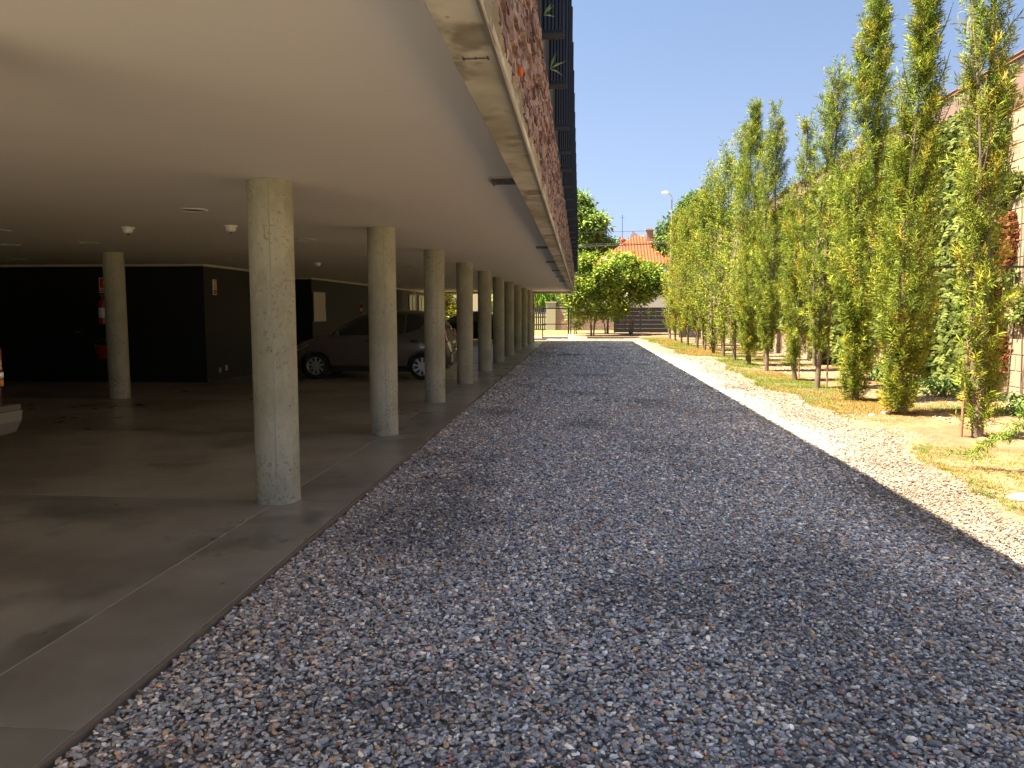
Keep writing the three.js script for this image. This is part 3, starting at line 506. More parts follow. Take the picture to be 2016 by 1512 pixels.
{ // low brick wall, cream pillar and dark picket gate across the street
  const Z = -60, w = thing('brick_wall', 'low red brick garden wall seen through the gate', 'wall', [0, 0, Z]);
  mesh('mortar_core', box(-1.9, 3.4, -.1, 1.8, -.18, -.01), M.mortar, w);
  const R = rng(88), b = new THREE.BoxGeometry(.235, .07, .1), list = M.brick.map(() => []); metreUV(b);
  for (let r = 0; r < 22; r++) for (let x = -1.78; x < 3.3; x += .25) list[Math.floor(R() * 6)].push(metreUV(b.clone()).translate(x + (r % 2 ? .1 : 0), .04 + r * .081, -.04 + R() * .012));
  list.forEach((l, i) => { mesh('brickwork', mg(l), M.brick[[0, 1, 1, 3, 0, 3][i]], w).userData.kind = 'stuff'; });
  const p = thing('cream_pillar', 'cream rendered gate pillar beside the brick wall', 'pillar', [-2.28, 0, Z]);
  mesh('shaft', box(-.37, .37, -.1, 2.1, -.3, .12), std([.33, .29, .20], .9), p); mesh('cap', rbox(-.42, .42, 2.1, 2.2, -.35, .17, .01), std([.33, .29, .2], .9), p);
  const k = thing('picket_gate', 'dark brown wooden picket gate across the street', 'gate', [-3.2, 0, Z + .02]);
  for (let i = 0; i < 7; i++) mesh('picket', rbox(-.6 + i * .165, -.6 + i * .165 + .12, .04, 1.78 + (i % 2) * .04, -.02, .02, .004), std([.035, .025, .022], .8), k);
  mesh('ledge', mg([box(-.62, .54, .35, .45, -.05, -.021), box(-.62, .54, .95, 1.05, -.05, -.021), box(-.62, .54, 1.4, 1.76, -.05, -.021)]), std([.035, .025, .022], .8), k);
  const h = thing('pink_house', 'pale pink rendered house with barred arched window behind brick wall', 'house', [-.4, 0, -63]);
  const sh = new THREE.Shape([new THREE.Vector2(-1.9, -.1), new THREE.Vector2(3.2, -.1), new THREE.Vector2(3.2, 4.2), new THREE.Vector2(-1.9, 4.2)]);
  const hole = new THREE.Path(); hole.moveTo(-1.5, 1.1); hole.lineTo(-.55, 1.1); hole.lineTo(-.55, 2.2); hole.absellipse(-1.025, 2.2, .475, .3, 0, Math.PI, false); hole.lineTo(-1.5, 1.1); sh.holes.push(hole);
  mesh('wall', metreUV(new THREE.ExtrudeGeometry(sh, { depth: .3, bevelEnabled: false })), std([.36, .29, .25], .9), h);
  const w2 = mesh('window', box(-1.56, -.5, 1.05, 2.55, .02, .04), std([.32, .31, .33], .3), h);
  for (let i = 0; i < 6; i++) mesh('bar', box(-1.45 + i * .16, -1.425 + i * .16, 1.1, 2.45, .2, .225), M.darkMetal, w2);
  mesh('parapet', box(-1.95, 3.25, 4.2, 4.35, -.05, .36), std([.6, .5, .44], .9), h); mesh('side_wall', box(-1.9, 3.2, -.1, 4.2, -5, -.001), std([.58, .48, .42], .9), h);
  const l = thing('wall_lantern', 'small black lantern on the cream pillar', 'lantern', [-2.1, 2.2, -59.9]); mesh('lantern_body', mg([box(-.07, .07, .06, .34, -.07, .07), box(-.09, .09, .34, .38, -.09, .09), box(-.025, .025, 0, .06, -.025, .025)]), M.darkMetal, l);
}
{ // black board fence at the end of the bed
  const f = thing('board_fence', 'black horizontal board fence behind the flowering shrubs', 'fence', [4.0, 0, -52.5]);
  for (let i = 0; i < 6; i++) mesh('board', rbox(-1.7, 1.95, .02 + i * .285, .02 + i * .285 + .272, -.02, .02, .004), M.black, f);
  for (const x of [-1.65, .1, 1.9]) mesh('post', box(x - .05, x + .05, -.1, 1.76, -.13, -.022), M.black, f);
  const g = thing('grey_house', 'grey rendered house wall behind the black fence', 'house', [6, 0, -62]);
  mesh('wall', box(-2.2, 6, -.1, 4.6, -6, 0), std([.33, .29, .27], .9), g); const w = mesh('window', box(-1.6, -.6, 2.5, 3.5, .002, .04), M.trim, g); mesh('pane', box(-1.54, -.66, 2.56, 3.44, .041, .05), M.darkMetal, w);
}
{ // house with the orange tiled roof
  const h = thing('tiled_roof_house', 'house with bright orange tiled hip roof and brick chimney beyond the shrubs', 'house', [7, .5, -80]);
  mesh('wall', box(-5, 8, -.7, 5.6, -5, 4), std([.30, .45, .38], .9), h);
  const tile = std([1, 1, 1], .85, { map: colorTex(256, 256, (u, v, i, j) => mul3(mix3([.24, .042, .010], [.33, .08, .02], fbm(u, v, 12, 660, 4)), .75 + .4 * hash(i >> 3, j >> 4, 3)), .5, .5) });
  // ribbed hip roof: every rib is a half-round row of tiles running down the slope
  const ridge = 8.6, eave = 5.5, ribs = [], ridgeX0 = -1.5, ridgeX1 = 2.6;
  for (let x = -5.6; x < 8.4; x += .3) { const hipL = x < ridgeX0 ? (x + 5.6) / (ridgeX0 + 5.6) : 1, hipR = x > ridgeX1 ? (8.4 - x) / (8.4 - ridgeX1) : 1, k = Math.min(hipL, hipR); if (k < .03) continue; ribs.push(taper([V(x, eave, 4.6), V(x, lerp(eave, ridge, k), lerp(4.6, -.4, k))], .13, .13, 2, 6)); }
  for (let z = -5.4; z < 4.6; z += .3) { const k = z > -.4 ? (4.6 - z) / 5 : (z + 5.4) / 5; ribs.push(taper([V(-5.6, eave, z), V(lerp(-5.6, ridgeX0, k), lerp(eave, ridge, k), z)], .13, .13, 2, 6)); }
  const roof = mesh('roof', mg(ribs.map((g) => metreUV(g))), tile, h);
  const pl = (a, b, c, d) => { const g = new THREE.BufferGeometry(); g.setAttribute('position', new THREE.Float32BufferAttribute([...a, ...b, ...c, ...a, ...c, ...d], 3)); g.computeVertexNormals(); return metreUV(g); };
  mesh('roof_deck', mg([pl([-5.6, eave, 4.6], [8.4, eave, 4.6], [ridgeX1, ridge, -.4], [ridgeX0, ridge, -.4]), pl([-5.6, eave, 4.6], [-5.6, eave, -5.4], [ridgeX0, ridge, -.4], [ridgeX0, ridge, -.4]), pl([8.4, eave, -5.4], [8.4, eave, 4.6], [ridgeX1, ridge, -.4], [ridgeX1, ridge, -.4]), pl([8.4, eave, -5.4], [-5.6, eave, -5.4], [ridgeX0, ridge, -.4], [ridgeX1, ridge, -.4])].map((g) => g.translate(0, -.05, 0))), tile, h);
  const c = mesh('chimney', box(-.35, .35, 7.2, 9.15, .1, .7), M.brick[0], roof); mesh('chimney_cap', box(-.45, .45, 9.15, 9.3, 0, .8), M.brick[3], c);
  mesh('ridge_dish', new THREE.SphereGeometry(.24, 16, 10).scale(1, 1, .5).translate(-2.75, 8.1, 1.3), std([.62, .03, .04], .5), h);
  mesh('dormer', metreUV(new THREE.ExtrudeGeometry(new THREE.Shape([new THREE.Vector2(0, 0), new THREE.Vector2(1.9, 0), new THREE.Vector2(.45, 1.2)]), { depth: .3, bevelEnabled: false }).translate(-2.1, 8.1, -1.2)), std([.30, .24, .26], .7), h);
  const m = thing('antenna_mast', 'thin antenna mast above the orange roof', 'antenna', [4.25, 7.3, -80]); mesh('mast', new THREE.CylinderGeometry(.025, .03, 4.0, 6).translate(0, 2.0, 0), M.darkMetal, m); mesh('crossbar', box(-.25, .25, 3.7, 3.72, -.01, .01), M.darkMetal, m);
}
{ // street lamp and overhead cables
  const t = thing('street_lamp', 'tall slim street lamp with curved arm above the far trees', 'street lamp', [6.9, -.1, -60]);
  mesh('pole', mg([taper([V(0, 0, 0), V(0, 5, 0), V(0, 9.9, 0)], .09, .05, 6, 10), taper([V(0, 9.88, 0), V(-.03, 10.25, 0), V(-.2, 10.5, .02), V(-.42, 10.55, .04)], .05, .035, 8, 8)]), std([.34, .33, .32], .5, { metalness: .3 }), t);
  mesh('lamp_head', new THREE.SphereGeometry(.2, 16, 10).scale(1.35, .55, .8).translate(-.52, 10.55, .05), M.white, t);
  const cable = (y0, y1, r, sag, l) => { const p = []; for (let i = 0; i <= 10; i++) { const f = i / 10; p.push(V(lerp(-9, 14, f), lerp(y0, y1, f) - sag * 4 * f * (1 - f), -57 - f * .5)); } const o = mesh('overhead_cable', taper(p, r, r, 30, 5), M.plasticDark); tag(o, l, 'cable', 'cables over the far street'); };
  cable(6.15, 6.9, .045, .25, 'thick black overhead cable crossing below the roof line');
  cable(6.35, 6.85, .02, .2, 'thin overhead wire just above the thick cable');
  cable(7.4, 7.75, .014, .3, 'highest thin overhead wire crossing the big tree');
}
function crownItems(R, blobs, per, cols, sc, gap = .34, seed = 0) {
  const items = [];
  for (const [x, y, z, rx, ry, rz] of blobs) { const n = Math.round(per * rx * ry); for (let i = 0; i < n; i++) {
    const a = R() * 6.283, c = R() * 2 - 1, q = Math.sqrt(1 - c * c), r = Math.pow(R(), .38), px = x + Math.cos(a) * q * r * rx, py = y + c * r * ry, pz = z + Math.sin(a) * q * r * rz;
    if (noise2f(px * 1.1 + pz * .7, py * 1.1 + pz * .4, 700 + seed) < gap) continue;
    const s = sc * (.7 + .6 * R()), col = mix3(cols[0], cols[1], R()), k = .75 + .5 * R();
    items.push([new THREE.Matrix4().compose(V(px, py, pz), new THREE.Quaternion().setFromEuler(new THREE.Euler(R() * .9 - .45, R() * 6.28, R() * .9 - .45)), V(s, s, s)), lin(col[0] * k, col[1] * k, col[2] * k)]);
  } }
  return items;
}
const clMid = clusterGeo(21, 14, .26, .17, .10, .25), clBig = clusterGeo(22, 22, .5, .36, .17, .3), clHang = clusterGeo(23, 18, .3, .34, .05, .9);
function broadTree(name, label, category, x, z, o) {
  const R = rng(o.seed), t = thing(name, label, category, [x, 0, z], o.group), st = [];
  for (let i = 0; i < o.stems; i++) { const a = i / o.stems * 6.283 + R(), w = o.spread * (.5 + .6 * R()), h = o.h * (.55 + .2 * R()); st.push(taper([V(Math.cos(a) * o.foot, -.05, Math.sin(a) * o.foot), V(Math.cos(a) * w * .3, h * .35, Math.sin(a) * w * .3), V(Math.cos(a) * w * .65, h * .7, Math.sin(a) * w * .65), V(Math.cos(a) * w, h, Math.sin(a) * w)], o.r, o.r * .25, 10, 6)); }
  mesh('trunk', mg(st), o.bark ?? M.barkPale, t);
  instanced('crown', o.geo, M.leaf, crownItems(R, o.blobs, o.per, o.cols, o.sc, o.gap, o.seed), t);
  if (o.flowers) { const it = [], fg = clusterGeo(90, 14, .12, .06, .06, .1); for (let i = 0; i < o.flowers; i++) { const b = o.blobs[Math.floor(R() * o.blobs.length)], a = R() * 6.283, c = R() * 1.7 - 1; it.push([new THREE.Matrix4().makeTranslation(b[0] + Math.cos(a) * b[3] * .92 * Math.sqrt(1 - c * c), b[1] + c * b[4] * .9, b[2] + Math.sin(a) * b[5] * .92 * Math.sqrt(1 - c * c)), lin(.8, .77, .68)]); } instanced('flowers', fg, std([1, 1, 1], .8, { side: THREE.DoubleSide }), it, t); }
  return t;
}
const shrubG = [[.11, .20, .026], [.38, .42, .065]];
broadTree('crape_myrtle', 'multi-stemmed green shrub with white blossoms left of the bed', 'shrub', .75, -46, { seed: 3, stems: 7, spread: .75, foot: .10, h: 3.4, r: .034, bark: std([.14, .095, .06], .85), geo: clMid, per: 330, sc: 1.15, cols: shrubG, gap: .42, flowers: 26, group: 'flowering shrubs at the end of the drive', blobs: [[0, 3.4, 0, 1.35, 1.15, 1.3], [-.9, 2.3, .2, .9, .85, .9], [-.6, 1.5, .3, .6, .5, .6], [.6, 1.7, .2, .75, .6, .7], [1.3, 3.6, .1, .6, .7, .6], [.5, 4.1, 0, .95, .8, .9], [.7, 2.7, -.2, .9, .8, .9], [-.3, 4.0, -.3, .8, .7, .8], [-1.1, 3.4, .2, .6, .6, .6]] });
broadTree('crape_myrtle', 'wider multi-stemmed green shrub in front of the black fence', 'shrub', 3.2, -48.6, { seed: 4, stems: 5, spread: .85, foot: .10, h: 3.9, r: .042, bark: std([.15, .09, .055], .8), geo: clMid, per: 330, sc: 1.15, cols: shrubG, gap: .42, flowers: 12, group: 'flowering shrubs at the end of the drive', blobs: [[-.9, 1.7, .3, .7, .6, .7], [.9, 1.6, .4, .75, .45, .7], [1.6, 2.7, .2, .7, .6, .7], [-.2, 2.6, .3, 1.2, .8, 1], [-.2, 3.7, 0, 1.5, 1.2, 1.4], [1.0, 3.3, .1, 1.1, .95, 1.1], [-.9, 4.3, 0, 1.0, .75, 1], [.7, 4.0, -.2, 1.0, .7, 1], [1.2, 2.3, .2, .75, .5, .7], [-1.0, 2.7, .2, .9, .8, .9], [1.8, 3.3, 0, .6, .55, .6]] });
broadTree('crape_myrtle', 'darker shrub between and behind the two flowering shrubs', 'shrub', 1.75, -50.3, { seed: 6, stems: 5, spread: .7, foot: .12, h: 2.6, r: .05, bark: M.bark, geo: clMid, per: 330, sc: 1.15, cols: [[.09, .19, .04], [.24, .33, .08]], gap: .42, flowers: 4, group: 'flowering shrubs at the end of the drive', blobs: [[0, 2.6, 0, 1.1, 1.2, 1], [-.4, 1.5, 0, .7, .6, .7], [.5, 1.6, 0, .6, .6, .6]] });
broadTree('garden_bush', 'yellow-green bush beyond the fence beside the gate post', 'bush', -.3, -50.6, { seed: 7, stems: 4, spread: .3, foot: .1, h: 1.1, r: .03, bark: M.bark, geo: clMid, per: 420, sc: 1, cols: [[.17, .25, .05], [.40, .42, .09]], gap: .33, blobs: [[0, 1.1, 0, .55, .75, .55], [.5, 1.6, 0, .5, .6, .5]] });
broadTree('street_tree', 'large rounded leafy tree rising above the building end', 'tree', -1.2, -88, { seed: 8, stems: 4, spread: 2.6, foot: .25, h: 12, r: .28, bark: M.bark, geo: clBig, per: 62, sc: 1.25, cols: [[.10, .19, .035], [.27, .34, .075]], gap: .40, blobs: [[0, 11.5, 0, 3.0, 3.0, 3], [2.2, 10.4, .4, 2.4, 2.3, 2.4], [-2.5, 10, 0, 2.8, 2.6, 2.8], [3.0, 8.4, .3, 2.1, 2.0, 2.2], [.6, 8, .8, 3, 2.4, 2.6], [1.0, 13.4, 0, 1.6, 1.5, 1.6], [-1.4, 13.4, 0, 1.7, 1.5, 1.7], [3.6, 6.3, 0, 1.6, 1.4, 1.6], [-3, 6.5, 0, 2.6, 2.2, 2.6]] });
broadTree('street_tree', 'dark leafy tree behind the far end of the tree row', 'tree', 11.2, -78, { seed: 9, stems: 3, spread: 2, foot: .2, h: 10, r: .22, bark: M.bark, geo: clBig, per: 66, sc: 1.1, cols: [[.07, .14, .03], [.19, .26, .06]], gap: .40, blobs: [[0, 10.4, 0, 2.4, 2.3, 2.4], [-1.9, 8.7, 0, 1.9, 1.9, 2], [2, 9, 0, 2.2, 2.4, 2.2], [.2, 12.0, 0, 1.5, 1.2, 1.5], [0, 6.5, 0, 3, 2.2, 2.4]] });
broadTree('street_tree', 'low distant tree line behind the orange roof', 'tree', 7.2, -108, { seed: 10, stems: 2, spread: 2, foot: .2, h: 8, r: .2, bark: M.bark, geo: clBig, per: 62, sc: 1.3, cols: [[.12, .19, .05], [.26, .32, .09]], gap: .38, blobs: [[-2, 9.0, 0, 3.6, 2.4, 2], [3, 9.2, 0, 3.4, 2.6, 2], [0, 7, 0, 5, 3, 2], [6, 8.6, 0, 3, 2.6, 2]] });
broadTree('willow_tree', 'bright green drooping foliage hanging over the picket gate', 'tree', -4.1, -63, { seed: 12, stems: 3, spread: 1.0, foot: .15, h: 4.2, r: .1, bark: M.bark, geo: clHang, per: 190, sc: 1.2, cols: [[.16, .33, .035], [.36, .52, .07]], gap: .3, blobs: [[0, 3.6, 0, 1.9, 1.6, 1.4], [1.0, 2.9, .4, 1.1, 1.0, .9], [-1.4, 3.0, .3, 1.3, 1.3, 1]] });
broadTree('garden_bush', 'sunlit yellow-green bush beyond the far opening of the garage', 'bush', -9.6, -50, { seed: 14, stems: 4, spread: .8, foot: .2, h: 2.4, r: .06, bark: M.bark, geo: clMid, per: 330, sc: 1.2, cols: [[.30, .32, .06], [.52, .50, .10]], gap: .33, blobs: [[0, 1.9, 0, 1.6, 1.5, 1.3], [1.2, 1.1, .2, 1.1, .9, 1], [-1.2, 1.3, 0, 1.3, 1.2, 1], [.3, 3.1, 0, 1.2, .9, 1]] });
{ const h = thing('cream_house', 'sunlit cream house wall beyond the far opening of the garage', 'house', [-9, 0, -64]); mesh('wall', box(-6, 4.2, -.1, 4.4, -4, 0), std([.36, .29, .21], .9), h); mesh('parapet', box(-6.05, 4.25, 4.4, 4.6, -4, .06), std([.6, .5, .4], .9), h); const w = mesh('window', box(1.4, 2.2, 1.2, 2.4, .002, .03), M.trim, h); mesh('pane', box(1.46, 2.14, 1.26, 2.34, .031, .04), M.darkMetal, w);
  const s = thing('dark_sheet', 'dark plastic sheet leaning on the wall end behind the last trees', 'sheet', [6.0, 0, -42.6]); const g = new THREE.PlaneGeometry(1.2, 1.7, 12, 16), p = g.attributes.position; for (let i = 0; i < p.count; i++) p.setZ(i, .12 * noise2f(p.getX(i) * 3, p.getY(i) * 2, 4) - .12 * p.getY(i)); g.computeVertexNormals(); mesh('sheet_folds', g.translate(0, .84, 0), std([.03, .03, .032], .45, { side: THREE.DoubleSide }), s); }
// ------------------------------------------------------------------ vehicles
const ev = new Evaluator(); ev.attributes = ['position', 'normal']; ev.useGroups = false;
function ringAt(S, x) { let k = 0; while (k < S.length - 2 && x > S[k + 1][0]) k++; const a = S[k], b = S[k + 1], t = clamp((x - a[0]) / (b[0] - a[0])); const [, yb, yl, yt, w, wt] = a.map((v, i) => lerp(v, b[i], t)); return [[w * .82, yb], [w * .97, yb + .1], [w * 1.01, lerp(yb, yl, .55)], [w * .985, yl], [lerp(w * .985, wt, .5), lerp(yl, yt - .045, .5)], [wt, yt - .045], [wt * .78, yt - .008]].concat([[0, yt]]); }
function halfAt(S, x, y) { const r = ringAt(S, x); for (let i = 0; i < r.length - 1; i++) if (y >= r[i][1] && y <= r[i + 1][1]) return lerp(r[i][0], r[i + 1][0], (y - r[i][1]) / Math.max(1e-6, r[i + 1][1] - r[i][1])); return r[5][0]; }
function loftBody(S, wheels, wr, halfW) {
  const xs = []; for (let i = 0; i < S.length - 1; i++) for (let k = 0; k < 4; k++) xs.push(lerp(S[i][0], S[i + 1][0], k / 4)); xs.push(S[S.length - 1][0]);
  const pos = [], idx = []; let n = 0;
  for (const x of xs) { const r = ringAt(S, x), ring = [...r.map(([w, y]) => [w, y]), ...r.slice(0, 7).reverse().map(([w, y]) => [-w, y])]; n = ring.length; for (const [w, y] of ring) pos.push(x, y, w); }
  for (let i = 0; i < xs.length - 1; i++) for (let k = 0; k < n; k++) { const a = i * n + k, b = i * n + (k + 1) % n, c = a + n, d = b + n; idx.push(a, c, b, b, c, d); }
  for (const [row, flip] of [[0, 1], [xs.length - 1, 0]]) { const o = row * n, cx = pos.length / 3; const ys = []; for (let k = 0; k < n; k++) ys.push(pos[(o + k) * 3 + 1]); pos.push(xs[row], ys.reduce((a, b) => a + b) / n, 0); for (let k = 0; k < n; k++) { const a = o + k, b = o + (k + 1) % n; flip ? idx.push(cx, a, b) : idx.push(cx, b, a); } }
  let g = new THREE.BufferGeometry(); g.setAttribute('position', new THREE.Float32BufferAttribute(pos, 3)); g.setIndex(idx); g.computeVertexNormals();
  let brush = new Brush(g); brush.updateMatrixWorld();
  for (const x of wheels) for (const s of [-1, 1]) { const c = new THREE.CylinderGeometry(wr + .05, wr + .05, .5, 28).rotateX(Math.PI / 2); c.deleteAttribute('uv'); const b = new Brush(c); b.position.set(x, wr, s * (halfW + .02)); b.updateMatrixWorld(); brush = ev.evaluate(brush, b, SUBTRACTION); brush.updateMatrixWorld(); }
  return toCreasedNormals(brush.geometry, .55);
}
const glass = new THREE.MeshPhysicalMaterial({ color: lin(.02, .024, .02), roughness: .04, clearcoat: 1, clearcoatRoughness: .02, specularIntensity: 1 });
const rubber = std([.012, .012, .012], .85), alloy = std([.50, .50, .48], .32, { metalness: .75 }), plastic = std([.02, .02, .02], .6);
const tailRed = new THREE.MeshPhysicalMaterial({ color: lin(.42, .012, .012), roughness: .12, clearcoat: 1 }), amber = new THREE.MeshPhysicalMaterial({ color: lin(.75, .24, .02), roughness: .15, clearcoat: 1 }), lensClear = new THREE.MeshPhysicalMaterial({ color: lin(.66, .64, .6), roughness: .12, clearcoat: 1 });
function wheel(parent, x, z, r, side) {
  const w = new THREE.Group(); w.name = 'wheel'; w.position.set(x, r, z); w.rotation.y = side > 0 ? 0 : Math.PI; parent.add(w);
  const prof = [[.66, -.09], [.9, -.1], [.985, -.075], [1, 0], [.985, .075], [.9, .1], [.68, .088]].map(([a, b]) => new THREE.Vector2(a * r, b)); mesh('tyre', new THREE.LatheGeometry(prof, 40).rotateX(Math.PI / 2), rubber, w);
  mesh('rim', mg([new THREE.LatheGeometry([[.69, .085], [.64, .088], [.62, .06], [.6, -.06]].map(([a, b]) => new THREE.Vector2(a * r, b)), 36).rotateX(Math.PI / 2), new THREE.CylinderGeometry(.13 * r, .15 * r, .03, 16).rotateX(Math.PI / 2).translate(0, 0, .08), ...[0, 1, 2, 3, 4, 5, 6, 7, 8].map((i) => { const g = new RoundedBoxGeometry(.17 * r, .58 * r, .02, 1, .006); g.translate(0, .36 * r, .075); return g.rotateZ(i * 6.283 / 9); })]), alloy, w);
  mesh('brake_drum', new THREE.CylinderGeometry(.58 * r, .58 * r, .05, 24).rotateX(Math.PI / 2).translate(0, 0, .0), plastic, w);
}
function poly(S, pts, off = .006, sub = 1) { // a patch on the side of the body
  const dense = []; for (let i = 0; i < pts.length; i++) { const a = pts[i], b = pts[(i + 1) % pts.length]; for (let k = 0; k < 4; k++) dense.push(new THREE.Vector2(lerp(a[0], b[0], k / 4), lerp(a[1], b[1], k / 4))); }
  const g = new THREE.ShapeGeometry(new THREE.Shape(dense)), p = g.attributes.position; for (let i = 0; i < p.count; i++) p.setZ(i, halfAt(S, p.getX(i), p.getY(i)) + off); g.computeVertexNormals(); return g;
}
const mirrorZ = (g) => { const q = g.clone().scale(1, 1, -1); if (q.index) { const a = q.index.array; for (let i = 0; i < a.length; i += 3) { const t = a[i]; a[i] = a[i + 1]; a[i + 1] = t; } } else return q; q.computeVertexNormals(); return q; };
function lineOn(S, pts, r = .004, off = .001) { const c = new THREE.CatmullRomCurve3(pts.map(([x, y]) => V(x, y, halfAt(S, x, y) + off)), false, 'catmullrom', .2); return new THREE.TubeGeometry(c, 24, r, 4); }
function overTop(S, x0, x1, fr, off = .008) { const g = new THREE.PlaneGeometry(1, 1, 10, 8), p = g.attributes.position; for (let i = 0; i < p.count; i++) { const x = lerp(x0, x1, p.getY(i) + .5), r = ringAt(S, x), f = p.getX(i) * 2 * fr, a = Math.abs(f), w = r[5][0], z = f * w; let y; if (a < .78) y = lerp(r[7][1], r[6][1], a / .78); else y = lerp(r[6][1], r[5][1], (a - .78) / .22); p.setXYZ(i, x, y + off, z); } g.computeVertexNormals(); return g; }
const hatch = [[-1.75, .30, .50, .58, .60, .46], [-1.70, .22, .60, .70, .70, .56], [-1.50, .20, .70, .82, .77, .64], [-1.15, .20, .80, .91, .80, .66], [-.92, .20, .86, .97, .80, .63], [-.55, .20, .88, 1.19, .80, .58], [-.15, .20, .89, 1.385, .80, .56], [.2, .20, .90, 1.465, .80, .56], [.7, .20, .93, 1.485, .80, .56], [1.15, .20, .97, 1.45, .79, .55], [1.42, .21, 1.0, 1.37, .775, .54], [1.60, .23, .95, 1.13, .76, .56], [1.72, .26, .80, .92, .73, .60], [1.78, .33, .60, .68, .68, .58]];
function hatchback(label, x, z, paint, group, turn = 0) {
  const t = thing('parked_car', label, 'car', [x, 0, z], group); t.rotation.y = turn;
  const S = hatch, wr = .285, wx = [-1.13, 1.19], paintM = new THREE.MeshPhysicalMaterial({ color: lin(...paint), roughness: .38, metalness: .25, clearcoat: 1, clearcoatRoughness: .06 });
  const body = mesh('body', loftBody(S, wx, wr, .8), paintM, t);
  const side = [[[-.82, .935], [-.50, 1.10], [-.12, 1.30], [.12, 1.375], [.2, 1.375], [.2, .955]], [[.28, .955], [.28, 1.385], [.62, 1.40], [.80, 1.395], [.80, .985]], [[.84, .985], [.84, 1.392], [1.05, 1.375], [1.2, 1.31], [1.22, 1.22], [1.13, 1.08]]];
  for (const p of side) for (const s of [1, -1]) mesh('side_window', s > 0 ? poly(S, p) : mirrorZ(poly(S, p)), glass, t);
  mesh('windscreen', overTop(S, -.84, -.08, .9), glass, t); mesh('rear_window', overTop(S, 1.38, 1.62, .86), glass, t);
  for (const s of [1, -1]) {
    const dl = [lineOn(S, [[-.80, .30], [-.86, .6], [-.84, .90]]), lineOn(S, [[.24, .28], [.24, .6], [.24, .93]]), lineOn(S, [[.92, .30], [1.05, .52], [1.24, .78], [1.28, 1.0], [1.25, 1.25]]), lineOn(S, [[-.80, .30], [0, .285], [.92, .30]])]; const dg = mg(dl); mesh('door_seam', s > 0 ? dg : mirrorZ(dg), plastic, t);
    for (const hx of [.08, 1.02]) { const g = new RoundedBoxGeometry(.17, .06, .04, 2, .018).translate(hx, .83, halfAt(S, hx, .83)); mesh('door_handle', s > 0 ? g : g.clone().scale(1, 1, -1), plastic, t); }
    const mir = mg([new THREE.SphereGeometry(.1, 14, 10).scale(.55, .75, 1).translate(-.62, 1.0, .88), box(-.64, -.58, .93, .97, .78, .85)]); mesh('mirror', s > 0 ? mir : mirrorZ(mir), paintM, t);
    const tl = poly(S, [[1.52, .78], [1.50, 1.05], [1.57, 1.1], [1.66, .96], [1.70, .80]], .01); mesh('tail_light', s > 0 ? tl : mirrorZ(tl), tailRed, t);
    const hl = poly(S, [[-1.66, .62], [-1.40, .76], [-1.16, .86], [-1.30, .72], [-1.6, .58]], .008); mesh('headlight', s > 0 ? hl : mirrorZ(hl), lensClear, t);
    const ind = poly(S, [[-.98, .70], [-.88, .70], [-.88, .725], [-.98, .725]], .008); mesh('indicator', s > 0 ? ind : mirrorZ(ind), tailRed, t);
    const sill = mg([lineOn(S, [[-.78, .27], [0, .262], [.84, .27]], .022)]); mesh('sill', s > 0 ? sill : mirrorZ(sill), plastic, t);
    for (const x of wx) wheel(t, x, s * .70, wr, s);
  }
  mesh('rear_bumper', new RoundedBoxGeometry(.14, .28, 1.36, 3, .05).translate(1.76, .46, 0), paintM, t);
  for (const s of [-1, 1]) mesh('tail_lamp_face', new RoundedBoxGeometry(.05, .27, .16, 2, .02).rotateZ(.38).translate(1.685, .93, s * .63), tailRed, t);
  mesh('number_plate', box(1.752, 1.762, .70, .81, -.2, .2), M.white, t);
  mesh('underbody', box(-1.5, 1.55, .15, .24, -.6, .6), plastic, t);
  return t;
}
hatchback('dark grey small hatchback parked behind the columns', -4.52, -16.68, [.09, .078, .068]);
hatchback('black car parked deepest in the garage behind a white kerb', -5.55, -36.3, [.006, .006, .007]);
